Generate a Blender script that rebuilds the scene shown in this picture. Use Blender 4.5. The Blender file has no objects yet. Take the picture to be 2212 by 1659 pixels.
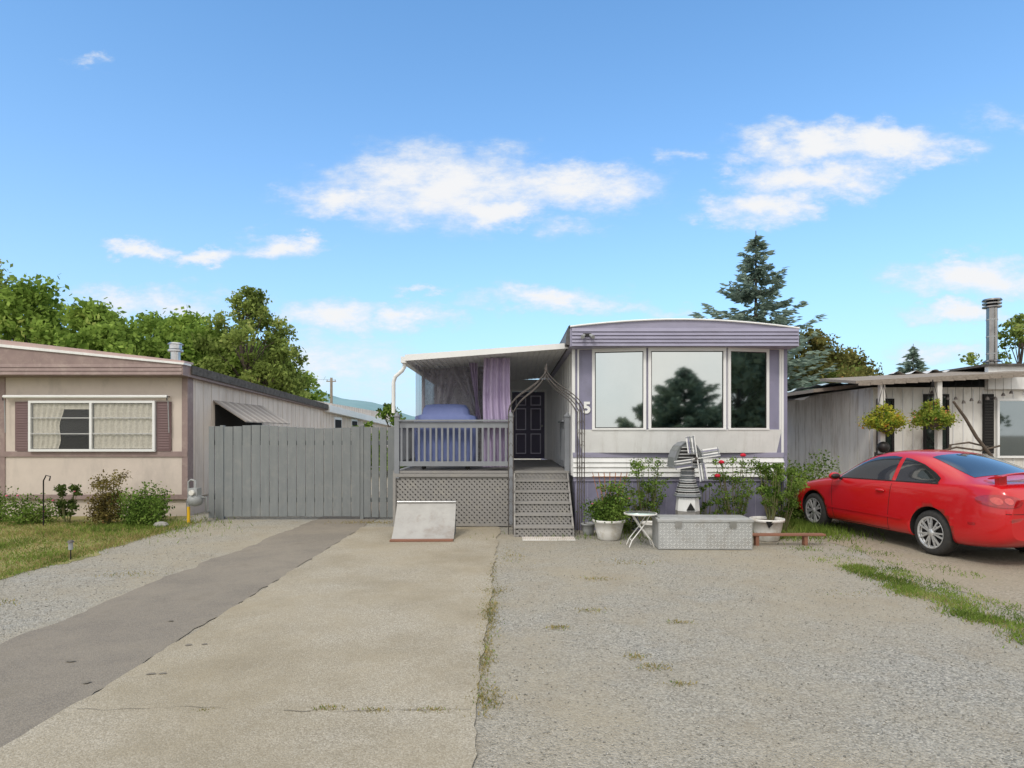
import bpy, bmesh, math, random
import numpy as np
from mathutils import Vector, Matrix, noise
from mathutils.bvhtree import BVHTree
R=math.radians
random.seed(7); rng=np.random.default_rng(7)
scene=bpy.context.scene; COL=scene.collection

# ---------------------------------------------------------------- materials
def mat(name,c1,c2=None,scale=8,rough=.6,metal=0,bump=0,bscale=None,stretch=(1,1,1),dirt=None,dscale=1.2,dlo=.5,dhi=.75,spec=.4,coat=0,alpha=1,dstretch=(1,1,1)):
    m=bpy.data.materials.new(name);m.use_nodes=True
    nt=m.node_tree;N=nt.nodes;L=nt.links;b=N['Principled BSDF']
    tc=N.new('ShaderNodeTexCoord');mp=N.new('ShaderNodeMapping');mp.inputs['Scale'].default_value=stretch
    L.new(tc.outputs['Object'],mp.inputs[0])
    c2=c2 or tuple(x*.85 for x in c1)
    n=N.new('ShaderNodeTexNoise');n.inputs['Scale'].default_value=scale;n.inputs['Detail'].default_value=5;n.inputs['Roughness'].default_value=.65
    L.new(mp.outputs[0],n.inputs['Vector'])
    r=N.new('ShaderNodeValToRGB');r.color_ramp.elements[0].position=.32;r.color_ramp.elements[1].position=.68
    r.color_ramp.elements[0].color=(*c1,1);r.color_ramp.elements[1].color=(*c2,1)
    L.new(n.outputs['Fac'],r.inputs[0]);out=r.outputs[0]
    if dirt:
        mp2=N.new('ShaderNodeMapping');mp2.inputs['Scale'].default_value=dstretch;L.new(tc.outputs['Object'],mp2.inputs[0])
        n2=N.new('ShaderNodeTexNoise');n2.inputs['Scale'].default_value=dscale;n2.inputs['Detail'].default_value=7;n2.inputs['Roughness'].default_value=.7
        L.new(mp2.outputs[0],n2.inputs['Vector'])
        mr=N.new('ShaderNodeMapRange');mr.inputs[1].default_value=dlo;mr.inputs[2].default_value=dhi;L.new(n2.outputs['Fac'],mr.inputs[0])
        mx=N.new('ShaderNodeMix');mx.data_type='RGBA';L.new(mr.outputs[0],mx.inputs[0]);L.new(out,mx.inputs[6]);mx.inputs[7].default_value=(*dirt,1)
        out=mx.outputs[2]
    L.new(out,b.inputs['Base Color'])
    b.inputs['Roughness'].default_value=rough;b.inputs['Metallic'].default_value=metal
    b.inputs['Specular IOR Level'].default_value=spec;b.inputs['Coat Weight'].default_value=coat;b.inputs['Coat Roughness'].default_value=.03
    b.inputs['Alpha'].default_value=alpha
    if bump:
        nb=N.new('ShaderNodeTexNoise');nb.inputs['Scale'].default_value=bscale or scale*3;nb.inputs['Detail'].default_value=4
        L.new(mp.outputs[0],nb.inputs['Vector'])
        bp=N.new('ShaderNodeBump');bp.inputs['Strength'].default_value=bump;bp.inputs['Distance'].default_value=.02
        L.new(nb.outputs['Fac'],bp.inputs['Height']);L.new(bp.outputs[0],b.inputs['Normal'])
    return m
def leafmat(name,dark,light,alt=None,nscale=.8,transl=.35):
    m=bpy.data.materials.new(name);m.use_nodes=True
    nt=m.node_tree;N=nt.nodes;L=nt.links;N.remove(N['Principled BSDF']);o=N['Material Output']
    g=N.new('ShaderNodeNewGeometry');tc=N.new('ShaderNodeTexCoord')
    n=N.new('ShaderNodeTexNoise');n.inputs['Scale'].default_value=nscale;n.inputs['Detail'].default_value=2;L.new(tc.outputs['Object'],n.inputs['Vector'])
    a=N.new('ShaderNodeMath');a.operation='MULTIPLY_ADD';L.new(g.outputs['Random Per Island'],a.inputs[0]);a.inputs[1].default_value=.5
    s=N.new('ShaderNodeMath');s.operation='MULTIPLY_ADD';L.new(n.outputs['Fac'],s.inputs[0]);s.inputs[1].default_value=1.6;s.inputs[2].default_value=-.55
    L.new(s.outputs[0],a.inputs[2])
    r=N.new('ShaderNodeValToRGB');e=r.color_ramp.elements;e[0].color=(*dark,1);e[1].color=(*light,1);e[0].position=.15;e[1].position=.8
    if alt:
        k=r.color_ramp.elements.new(.97);k.color=(*alt,1)
    L.new(a.outputs[0],r.inputs[0])
    d=N.new('ShaderNodeBsdfDiffuse');L.new(r.outputs[0],d.inputs[0])
    if transl:
        t=N.new('ShaderNodeBsdfTranslucent');L.new(r.outputs[0],t.inputs[0])
        mx=N.new('ShaderNodeMixShader');mx.inputs[0].default_value=transl;L.new(d.outputs[0],mx.inputs[1]);L.new(t.outputs[0],mx.inputs[2]);L.new(mx.outputs[0],o.inputs[0])
    else: L.new(d.outputs[0],o.inputs[0])
    return m
def groundmat(name,cols,vscale,tan,tanscale,lo,hi,bump,rough=.9,stain=None,tmax=.85):
    m=bpy.data.materials.new(name);m.use_nodes=True
    nt=m.node_tree;N=nt.nodes;L=nt.links;b=N['Principled BSDF'];b.inputs['Roughness'].default_value=rough;b.inputs['Specular IOR Level'].default_value=.1
    tc=N.new('ShaderNodeTexCoord');v=N.new('ShaderNodeTexVoronoi');v.inputs['Scale'].default_value=vscale
    L.new(tc.outputs['Object'],v.inputs['Vector'])
    sp=N.new('ShaderNodeSeparateColor');L.new(v.outputs['Color'],sp.inputs[0])
    r=N.new('ShaderNodeValToRGB');e=r.color_ramp.elements
    e[0].color=(*cols[0],1);e[1].color=(*cols[-1],1)
    for i in range(1,len(cols)-1):
        k=r.color_ramp.elements.new(i/(len(cols)-1));k.color=(*cols[i],1)
    L.new(sp.outputs[0],r.inputs[0])
    n=N.new('ShaderNodeTexNoise');n.inputs['Scale'].default_value=tanscale;n.inputs['Detail'].default_value=9;n.inputs['Roughness'].default_value=.68;L.new(tc.outputs['Object'],n.inputs['Vector'])
    mr=N.new('ShaderNodeMapRange');mr.inputs[1].default_value=lo;mr.inputs[2].default_value=hi;mr.inputs[4].default_value=tmax;L.new(n.outputs['Fac'],mr.inputs[0])
    mx=N.new('ShaderNodeMix');mx.data_type='RGBA';L.new(mr.outputs[0],mx.inputs[0]);L.new(r.outputs[0],mx.inputs[6]);mx.inputs[7].default_value=(*tan,1)
    out=mx.outputs[2]
    if stain:
        n3=N.new('ShaderNodeTexNoise');n3.inputs['Scale'].default_value=stain[0];n3.inputs['Detail'].default_value=7;n3.inputs['Roughness'].default_value=.65;L.new(tc.outputs['Object'],n3.inputs['Vector'])
        m3=N.new('ShaderNodeMapRange');m3.inputs[1].default_value=stain[1];m3.inputs[2].default_value=stain[2];m3.inputs[4].default_value=stain[4];L.new(n3.outputs['Fac'],m3.inputs[0])
        x3=N.new('ShaderNodeMix');x3.data_type='RGBA';L.new(m3.outputs[0],x3.inputs[0]);L.new(out,x3.inputs[6]);x3.inputs[7].default_value=(*stain[3],1);out=x3.outputs[2]
    L.new(out,b.inputs['Base Color'])
    bp=N.new('ShaderNodeBump');bp.inputs['Strength'].default_value=bump;bp.inputs['Distance'].default_value=.012
    n2=N.new('ShaderNodeTexNoise');n2.inputs['Scale'].default_value=vscale*.7;n2.inputs['Detail'].default_value=4;L.new(tc.outputs['Object'],n2.inputs['Vector'])
    ad=N.new('ShaderNodeMath');ad.operation='SUBTRACT';L.new(n2.outputs['Fac'],ad.inputs[0]);L.new(v.outputs['Distance'],ad.inputs[1])
    L.new(ad.outputs[0],bp.inputs['Height']);L.new(bp.outputs[0],b.inputs['Normal'])
    return m

M_gravel=groundmat('gravel',[(.175,.17,.15),(.28,.272,.245),(.35,.335,.295),(.48,.455,.4)],85,(.36,.315,.235),.38,.38,.6,.75,stain=(2.0,.5,.78,(.28,.235,.17),.55),tmax=.75)
M_dirt=groundmat('dirt gravel',[(.21,.18,.14),(.32,.28,.22),(.38,.335,.27)],60,(.3,.26,.195),1.3,.4,.6,.6)
M_asph=groundmat('worn asphalt',[(.17,.152,.128),(.205,.183,.154),(.25,.222,.186)],130,(.29,.255,.205),.8,.42,.7,.3,stain=(1.6,.57,.75,(.125,.11,.09),.6))
M_conc=groundmat('exposed concrete',[(.24,.21,.165),(.315,.285,.227),(.37,.335,.27),(.48,.44,.365)],125,(.34,.29,.205),.6,.38,.68,.3,stain=(.8,.44,.72,(.215,.18,.12),.62),tmax=.8)
M_crack=mat('crack dirt',(.13,.11,.08),(.2,.17,.13),8,.95)
M_oil=mat('oil stained concrete',(.15,.13,.1),(.2,.175,.14),14,.8)
M_lawn=mat('lawn soil',(.15,.16,.045),(.33,.28,.12),2.2,.95)
M_white=mat('white paint',(.76,.76,.75),(.68,.68,.67),3,.45,dirt=(.52,.5,.47),dscale=2.5,dlo=.52,dhi=.88,dstretch=(3,1,.5))
M_whitec=mat('clean white vinyl',(.76,.76,.75),(.7,.7,.69),2,.4)
M_purple=mat('lavender paint',(.235,.228,.32),(.205,.2,.285),3,.55,dirt=(.17,.165,.215),dscale=2,bump=.05)
M_purplef=mat('lavender metal siding',(.315,.302,.4),(.275,.265,.355),2,.42,dirt=(.22,.21,.27),dscale=3,dstretch=(.4,1,3))
M_door=mat('dark purple door',(.06,.052,.1),(.07,.06,.115),3,.4)
M_doortrim=mat('door moulding',(.58,.56,.66),None,3,.5)
M_side=mat('pale siding',(.66,.66,.67),(.6,.6,.61),1.5,.5)
M_fence=mat('grey painted boards',(.2,.213,.215),(.17,.182,.185),3,.65,bump=.15,bscale=30,stretch=(4,4,.6),dirt=(.26,.26,.245),dscale=4,dlo=.5,dhi=.9)
M_deck=mat('grey deck paint',(.28,.268,.255),(.235,.225,.215),5,.7,bump=.15,bscale=40,dirt=(.35,.33,.29),dscale=5)
M_rail=mat('blue grey rail paint',(.235,.248,.268),(.2,.21,.23),4,.55)
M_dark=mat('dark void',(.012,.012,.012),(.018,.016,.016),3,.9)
M_black=mat('black metal',(.02,.02,.02),(.035,.03,.028),20,.45,metal=.4)
M_bronze=mat('grey brown metal',(.13,.115,.105),(.08,.07,.065),20,.5,metal=.3)
M_glass=mat('reflective window glass',(.49,.51,.5),(.46,.48,.47),1,.03,metal=1)
M_glassdk=mat('dark window glass',(.24,.27,.28),(.21,.24,.25),1,.03,metal=1)
M_glassd=mat('clear window glass',(.1,.11,.11),None,1,.02,alpha=.14,spec=1)
M_taupe=mat('taupe trim',(.28,.205,.19),(.235,.17,.16),4,.6,dirt=(.36,.285,.25),dscale=5)
M_shut=mat('mauve brown shutter',(.16,.1,.1),(.14,.085,.085),4,.6)
M_cream=mat('weathered cream siding',(.59,.51,.445),(.53,.455,.4),2,.65,dirt=(.4,.35,.31),dscale=1.3,dlo=.5,dhi=.75,dstretch=(1,1,.5))
M_cream2=mat('weathered beige siding',(.74,.65,.57),(.66,.58,.5),1.5,.7,dirt=(.46,.38,.31),dscale=1.5,dlo=.48,dhi=.8,dstretch=(2.5,2.5,.4))  # colour lifted lighter and warmer to offset the shade on the side wall
M_tan=mat('dull tan awning',(.42,.37,.31),(.36,.32,.27),4,.7)
M_tan2=mat('dull brown awning stripe',(.3,.26,.22),(.26,.22,.19),4,.7)
M_roofpink=mat('faded roof metal',(.47,.34,.32),(.4,.29,.27),3,.5,dirt=(.38,.32,.29),dscale=6)
M_roofdark=mat('tar roof edge',(.05,.045,.04),(.13,.12,.11),9,.9,bump=.5)
M_lace=mat('cream lace curtain',(.8,.76,.66),(.6,.56,.48),28,.8)
M_steel=mat('galvanised steel',(.55,.55,.55),(.4,.4,.4),5,.3,metal=.9)
M_flue=mat('stainless flue',(.3,.29,.28),(.2,.19,.185),5,.22,metal=1)
M_alum=mat('aluminium checker plate',(.52,.53,.53),(.44,.45,.45),6,.45,metal=.5,dirt=(.38,.36,.33),dscale=5)
M_alumr=mat('bright tread bar',(.84,.85,.85),None,6,.3,metal=.6)
M_plastic=mat('white plastic',(.74,.73,.7),(.64,.62,.58),4,.4,dirt=(.42,.37,.28),dscale=6)
M_greypl=mat('grey plastic',(.32,.33,.33),None,4,.5)
M_yellow=mat('yellow pipe',(.75,.45,.02),None,4,.4)
M_bark=mat('bark',(.13,.1,.075),(.07,.055,.045),8,.9,bump=.6)
M_stem=mat('green stem',(.12,.16,.05),(.15,.11,.06),8,.7)
M_wood=mat('brown stained wood',(.27,.12,.075),(.2,.1,.065),5,.7,stretch=(1,6,6))
M_ply=mat('weathered ramp board',(.39,.38,.36),(.32,.31,.295),4,.75,dirt=(.23,.19,.16),dscale=3)
M_red=mat('red car paint',(.52,.007,.011),(.5,.007,.011),1,.3,coat=.7,spec=.35)
M_carglass=mat('car glass',(.02,.025,.024),None,1,.03,spec=.9,coat=1)
M_tyre=mat('tyre rubber',(.025,.025,.025),(.045,.042,.038),20,.85)
M_rim=mat('silver wheel cover',(.6,.6,.6),(.55,.55,.54),3,.32,metal=.5)
M_tail=mat('red lamp lens',(.28,.003,.006),(.4,.01,.012),22,.12,coat=1)
M_tail2=mat('pale lamp reflector',(.62,.09,.07),(.5,.03,.03),30,.15,coat=1)
M_net=mat('insect netting',(.36,.34,.4),(.28,.265,.32),6,.9,alpha=.5)
M_curt=mat('lilac curtain',(.37,.3,.45),(.43,.36,.51),5,.85)
M_cover=mat('blue barbecue cover',(.13,.17,.38),(.17,.21,.43),3,.65,bump=.3,bscale=6)
M_shingle=mat('brown shingles',(.2,.17,.14),(.3,.26,.22),14,.9,bump=.5,stretch=(1,3,3))
M_tarp=mat('faded blue tarp',(.25,.42,.5),(.5,.56,.58),4,.6)
M_wboard=mat('weathered white boards',(.74,.72,.68),(.62,.6,.56),3,.75,dirt=(.38,.34,.29),dscale=2.2,dlo=.5,dhi=.72,stretch=(1,1,.3),dstretch=(1,3,.4))
M_hill=mat('forested hill',(.14,.25,.27),(.2,.32,.35),.012,1)  # bluish distance haze is mixed into the hill colour
M_glasst=mat('frosted glass top',(.55,.68,.66),None,2,.1,coat=1)
M_pole=mat('pole wood',(.33,.28,.22),(.26,.22,.17),3,.9)
M_rosered=mat('red rose petals',(.6,.01,.04),(.45,.005,.02),20,.6)
M_pink=mat('pink petals',(.65,.15,.24),(.55,.1,.14),20,.6)
M_rust=mat('orange trellis',(.4,.17,.08),(.28,.13,.07),10,.8)
L_left=leafmat('bright maple leaves',(.07,.13,.02),(.34,.47,.1),(.46,.5,.14),.5,.45)
L_birch=leafmat('birch leaves',(.09,.13,.03),(.33,.41,.11),(.48,.48,.17),.8,.45)
L_dark=leafmat('deep green leaves',(.03,.055,.015),(.14,.19,.05),None,.7)
L_street=leafmat('street tree leaves',(.19,.24,.16),(.34,.4,.26),None,.7)  # leaf colour lightened to make up for the trees' shaded side
L_autumn=leafmat('olive brown leaves',(.08,.08,.025),(.26,.25,.08),(.34,.19,.07),.8)
L_spruce=leafmat('blue spruce needles',(.1,.15,.115),(.34,.43,.35),None,1.2,.3)
L_con=leafmat('conifer needles',(.15,.21,.15),(.28,.36,.25),None,1,.3)  # needle colour lightened against the shaded side, with some haze put in
L_bush=leafmat('garden leaves',(.04,.08,.015),(.22,.33,.07),(.33,.4,.11),3,.35)
L_redb=leafmat('bronze leaves',(.07,.05,.02),(.26,.22,.07),(.3,.15,.08),3,.35)
L_flower=leafmat('mixed flowers',(.12,.22,.03),(.55,.5,.07),(.62,.14,.06),7,.35)
L_flower2=leafmat('orange pink flowers',(.1,.2,.03),(.42,.44,.08),(.66,.24,.12),7,.35)
L_grass=leafmat('grass blades',(.08,.13,.025),(.25,.34,.07),(.42,.38,.17),1.5,.35)
L_straw=leafmat('dry grass blades',(.2,.18,.06),(.44,.35,.16),(.27,.29,.09),2.5,.35)
M_stone=leafmat('crushed stone',(.16,.155,.14),(.42,.4,.355),(.55,.52,.47),30,0)

# ---------------------------------------------------------------- mesh helpers
class MB:
    def __init__(s): s.v=[];s.f=[];s.m=[];s.sm=[];s.mats=[]
    def mi(s,m):
        if m not in s.mats:s.mats.append(m)
        return s.mats.index(m)
    def add(s,vs,fs,m,sm=False):
        o=len(s.v);s.v+= [tuple(v) for v in vs];k=s.mi(m)
        for f in fs: s.f.append([i+o for i in f]);s.m.append(k);s.sm.append(sm)
    def box(s,x0,x1,y0,y1,z0,z1,m):
        s.add([(x0,y0,z0),(x1,y0,z0),(x1,y1,z0),(x0,y1,z0),(x0,y0,z1),(x1,y0,z1),(x1,y1,z1),(x0,y1,z1)],
          [(0,3,2,1),(4,5,6,7),(0,1,5,4),(1,2,6,5),(2,3,7,6),(3,0,4,7)],m)
    def obox(s,c,a,b,d,m):
        c,a,b,d=map(Vector,(c,a,b,d))
        s.add([c-a-b-d,c+a-b-d,c+a+b-d,c-a+b-d,c-a-b+d,c+a-b+d,c+a+b+d,c-a+b+d],
          [(0,3,2,1),(4,5,6,7),(0,1,5,4),(1,2,6,5),(2,3,7,6),(3,0,4,7)],m)
    def beam(s,p,q,w,h,m,side=None):
        p,q=Vector(p),Vector(q);d=(q-p);l=d.length;d.normalize()
        side=Vector(side) if side else Vector((0,0,1))
        if abs(d.dot(side))>.98: side=Vector((0,1,0))
        b=d.cross(side).normalized();c=b.cross(d).normalized()
        s.obox((p+q)/2,d*l/2,b*w/2,c*h/2,m)
    def loft(s,rings,m,cap=True,sm=True,closed=True):
        n=len(rings[0]);vs=[p for r in rings for p in r];fs=[]
        for i in range(len(rings)-1):
            for j in range(n if closed else n-1):
                k=(j+1)%n;fs.append((i*n+j,i*n+k,(i+1)*n+k,(i+1)*n+j))
        s.add(vs,fs,m,sm)
        if cap:
            s.add(rings[0],[tuple(range(n))[::-1]],m);s.add(rings[-1],[tuple(range(n))],m)
    def cyl(s,p,q,r0,m,r1=None,n=12,cap=True):
        p,q=Vector(p),Vector(q);r1=r0 if r1 is None else r1
        d=(q-p).normalized();a=d.orthogonal().normalized();b=d.cross(a)
        f=lambda c,r:[c+(a*math.cos(2*math.pi*i/n)+b*math.sin(2*math.pi*i/n))*r for i in range(n)]
        s.loft([f(p,r0),f(q,r1)],m,cap)
    def tube(s,pts,r,m,n=8):
        pts=[Vector(p) for p in pts];rs=[];a=None
        for i,p in enumerate(pts):
            d=(pts[min(i+1,len(pts)-1)]-pts[max(i-1,0)]).normalized()
            a=d.orthogonal().normalized() if a is None else (a-d*a.dot(d)).normalized()
            b=d.cross(a);rr=r[i] if isinstance(r,(list,tuple)) else r
            rs.append([p+(a*math.cos(2*math.pi*k/n)+b*math.sin(2*math.pi*k/n))*rr for k in range(n)])
        s.loft(rs,m)
    def lathe(s,c,prof,m,n=24,axis='z',cap=True):
        rs=[]
        for r,h in prof:
            rr=[]
            for i in range(n):
                t=2*math.pi*i/n
                if axis=='z': rr.append((c[0]+r*math.cos(t),c[1]+r*math.sin(t),c[2]+h))
                else: rr.append((c[0]+r*math.cos(t),c[1]+h,c[2]+r*math.sin(t)))
            rs.append(rr)
        s.loft(rs,m,cap)
    def ell(s,c,rx,ry,rz,m,n=12,k=7):
        prof=[(max(.001,math.sin(math.pi*i/k)),-math.cos(math.pi*i/k)) for i in range(k+1)]
        rs=[[(c[0]+rx*r*math.cos(2*math.pi*j/n),c[1]+ry*r*math.sin(2*math.pi*j/n),c[2]+rz*h) for j in range(n)] for r,h in prof]
        s.loft(rs,m)
    def prism(s,pts,vec,m):
        v=Vector(vec);n=len(pts);a=[Vector(p) for p in pts];b=[p+v for p in a]
        s.add(a+b,[tuple(range(n))[::-1],tuple(range(n,2*n))]+[(i,(i+1)%n,(i+1)%n+n,i+n) for i in range(n)],m)
    def grid(s,fn,nu,nv,m,sm=True):
        vs=[fn(i/nu,j/nv) for i in range(nu+1) for j in range(nv+1)]
        fs=[(i*(nv+1)+j,(i+1)*(nv+1)+j,(i+1)*(nv+1)+j+1,i*(nv+1)+j+1) for i in range(nu) for j in range(nv)]
        s.add(vs,fs,m,sm)
def thing(name,loc,label,cat,group=None,rot=0):
    e=bpy.data.objects.new(name,None);e.location=loc;e.rotation_euler=(0,0,rot);e.empty_display_size=.2
    e['label']=label;e['category']=cat
    if group:e['group']=group
    COL.objects.link(e);return e
def part(name,mb,parent=None,local=False,bevel=0,label=None,cat=None,group=None,kind=None,loc=None,recalc=True):
    me=bpy.data.meshes.new(name)
    if parent is not None:
        root=parent
        while root.parent: root=root.parent
        off=Vector((0,0,0)) if local else Vector(root.location)
    else: off=Vector(loc) if loc else Vector((0,0,0))
    me.from_pydata([tuple(Vector(v)-off) for v in mb.v],[],mb.f)
    for m in mb.mats: me.materials.append(m)
    me.polygons.foreach_set('material_index',mb.m);me.polygons.foreach_set('use_smooth',mb.sm)
    if recalc:
        bm=bmesh.new();bm.from_mesh(me);bmesh.ops.recalc_face_normals(bm,faces=bm.faces);bm.to_mesh(me);bm.free()
    o=bpy.data.objects.new(name,me);COL.objects.link(o)
    if parent is not None:o.parent=parent
    else:o.location=off
    if bevel:
        b=o.modifiers.new('bevel','BEVEL');b.width=bevel;b.segments=2;b.limit_method='ANGLE'
    if label:o['label']=label
    if cat:o['category']=cat
    if group:o['group']=group
    if kind:o['kind']=kind
    return o
def parent_root(p):
    while p.parent:p=p.parent
    return tuple(p.location)
def npobj(name,V,F,mats,parent=None,kind=None,loc=(0,0,0),midx=None):
    V=np.asarray(V,dtype=np.float32)-np.array(loc if parent is None else parent_root(parent),dtype=np.float32)
    me=bpy.data.meshes.new(name);F=np.asarray(F,dtype=np.int32);k=F.shape[1]
    me.vertices.add(len(V));me.vertices.foreach_set('co',V.ravel())
    me.loops.add(F.size);me.loops.foreach_set('vertex_index',F.ravel())
    me.polygons.add(len(F));me.polygons.foreach_set('loop_start',np.arange(0,F.size,k,dtype=np.int32))
    me.polygons.foreach_set('loop_total',np.full(len(F),k,dtype=np.int32))
    for m in mats:me.materials.append(m)
    if midx is not None: me.polygons.foreach_set('material_index',np.asarray(midx,dtype=np.int32))
    me.update(calc_edges=True);me.validate()
    o=bpy.data.objects.new(name,me);COL.objects.link(o)
    if parent is not None:o.parent=parent
    else:o.location=loc
    if kind:o['kind']=kind
    return o
def leafquads(P,size,aspect=.6,up=.0):
    n=len(P);a=rng.normal(size=(n,3));a/=np.linalg.norm(a,axis=1)[:,None]
    b=rng.normal(size=(n,3));b[:,2]+=up;b-=a*(a*b).sum(1)[:,None];b/=np.linalg.norm(b,axis=1)[:,None]
    s=size*(.6+.8*rng.random(n))[:,None]
    a=a*s*.5;b=b*s*.5*aspect
    V=np.stack([P-a,P-b*1.0+a*.1,P+a,P+b+a*.1],1).reshape(-1,3)
    F=np.arange(4*n).reshape(n,4);return V,F
def clumpcloud(cl,n):
    cl=np.array(cl);w=cl[:,3]**2;idx=rng.choice(len(cl),n,p=w/w.sum())
    d=rng.normal(size=(n,3));d/=np.linalg.norm(d,axis=1)[:,None]
    r=(rng.random(n)**.45)*(1+.22*rng.normal(size=n))
    c=cl[idx];P=c[:,:3]+d*r[:,None]*c[:,3:4]*np.array([1,1,.78]);return P
def tree(x,y,h,w,mat_,label,n=9000,leaf=.16,cb=.25,ncl=34,name='tree',crad=.17,top=1.0,seed=0,cat='tree',z0=0,trunk_r=None,group=None):
    rr=random.Random(seed+int(x*7+y*3))
    t=thing(name,(x,y,z0),label,cat,group)
    mb=MB();tr=trunk_r or h*.018
    pts=[(x+math.sin(i*1.3+seed)*h*.008*i,y+math.cos(i+seed)*h*.006*i,z0+h*.9*i/7) for i in range(8)]
    mb.tube(pts,[tr*(1-.85*i/7)+.01 for i in range(8)],M_bark,8)
    cl=[]
    for k in range(ncl):
        f=(k+rr.random())/ncl; z=cb+(1-cb)*f
        env=math.sin(math.pi*min(1,(f*.82+.16)))**.7*(1 if f<.6 else 1-(f-.6)*.9*top)
        a=k*2.4+rr.random();rad=w*.5*env*(.35+.65*rr.random())
        r=h*crad*(.55+.6*rr.random())*(1-.45*f)
        c=(x+math.cos(a)*rad,y+math.sin(a)*rad,z0+h*z*.95);cl.append((*c,r))
        i=min(6,int(max(.1,(z-.18))*7));p=Vector(pts[i]);q=Vector(c);mid=(p+q)/2+Vector((0,0,h*.03))
        mb.tube([p,mid,q],[tr*.38*(1-f*.6),tr*.22*(1-f*.5),.008],M_bark,5)
    part('trunk',mb,t)
    V,F=leafquads(clumpcloud(cl,n),leaf);npobj('crown',V,F,[mat_],t);return t
def conifer(x,y,h,w,mat_,label,n=60,seed=0,name='spruce_tree',base=.08,tw=9,nl=.2,z0=0,pw=.8,dr=.28):
    rr=random.Random(seed);t=thing(name,(x,y,z0),label,'tree')
    mb=MB();mb.tube([(x,y,z0+h*i/6) for i in range(7)],[h*.016*(1-i/6.2)+.01 for i in range(7)],M_bark,8)
    P=[];D=[]
    for k in range(n):
        f0=(k/n)**.9;Lk=w*.5*(1-f0)**pw*(.6+.5*rr.random())+.08
        nb=5 if f0<.85 else 4
        for j in range(nb):
            f=min(.99,max(0,f0+rr.uniform(-.025,.025)));z=z0+h*(base+(.985-base)*f)
            a=j*2*math.pi/nb+k*1.1+rr.random()*.7;l=Lk*(.6+.55*rr.random())
            d=Vector((math.cos(a),math.sin(a),0));prev=Vector((x,y,z));pts=[prev]
            for s in range(1,5):
                u=s/4;pts.append(Vector((x,y,z))+d*l*u+Vector((0,0,-l*dr*math.sin(u*2.2)+l*.26*u*u)))
            mb.tube(pts,[.022*(1-f*.6),.016,.012,.008,.004],M_bark,4)
            m=int(tw*l*3)+4
            for q in range(m):
                u=.12+.9*rr.random();i=min(3,int(u*4));p=pts[i].lerp(pts[i+1],min(1.1,u*4-i))
                side=d.cross(Vector((0,0,1)))*(rr.choice((-1,1)));sp=rr.random()*l*.22*(1.1-u*.6)
                pp=p+side*sp+d*sp*.5+Vector((0,0,rr.uniform(-.12,.06)-sp*.25))
                P.append(pp);D.append((d+side*rr.uniform(.2,.9)+Vector((0,0,rr.uniform(-.4,.3)))).normalized())
    part('trunk',mb,t)
    P=np.array([tuple(p) for p in P]);D=np.array([tuple(p) for p in D]);n_=len(P)
    s=nl*(.7+.7*rng.random(n_))[:,None];b=rng.normal(size=(n_,3));b-=D*(D*b).sum(1)[:,None];b/=np.linalg.norm(b,axis=1)[:,None]
    V=np.stack([P-D*s*.5,P-b*s*.17,P+D*s*.6,P+b*s*.17],1).reshape(-1,3)
    npobj('crown',V,np.arange(4*n_).reshape(n_,4),[mat_],t);return t
def bush(x,y,z,w,h,mat_,label,n=1600,leaf=.05,name='bush',cat='bush',stems=9,fl=None,sparse=False,nfl=0,group=None,fz=None):
    rr=random.Random(int(x*31+y*17));t=thing(name,(x,y,z),label,cat,group)
    mb=MB();cl=[]
    for k in range(stems):
        a=k*2.4;rad=w*.5*(.25+.6*rr.random());zz=h*(.35+.6*rr.random())
        q=Vector((x+math.cos(a)*rad,y+math.sin(a)*rad*.8,z+zz));p=Vector((x+math.cos(a)*.04,y+math.sin(a)*.04,z))
        mid=p.lerp(q,.5)+Vector((math.cos(a)*.03,0,h*.08));mb.tube([p,mid,q],[.009,.007,.004],M_stem,5)
        r=w*(.12 if sparse else .2)*(.7+.6*rr.random())
        cl.append((*q,r));cl.append((*(p.lerp(q,.6)),r*(.7 if sparse else 1.1)))
        if not sparse: cl.append((*(p.lerp(q,.3)+Vector((math.cos(a)*.1*w,math.sin(a)*.1*w,0))),r))
    part('stem',mb,t)
    V,F=leafquads(clumpcloud(cl,n),leaf,.65);V[:,2]=np.maximum(V[:,2],z+.004);npobj('foliage',V,F,[mat_],t)
    for k in range(nfl):
        c=cl[(k*3)%len(cl)];f=MB();cx,cy,cz=c[0]+rr.uniform(-.5,.5)*c[3],c[1]-c[3]*.8,c[2]+c[3]*rr.uniform(.2,.9)
        if fz: cx,cy,cz=fz[k]
        r=fl[1]
        for i in range(9):
            a=i*2.4;q=.55 if i<4 else 1
            f.ell((cx+math.cos(a)*r*.4*q,cy+math.sin(a)*r*.4*q,cz+r*.25*(1-q)),r*.55,r*.55,r*.5,fl[0],6,4)
        f.tube([(x+(cx-x)*.4,y,z+h*.5),(cx,cy,cz)],.005,M_stem,5)
        part('flower',f,t)
    return t
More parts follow.
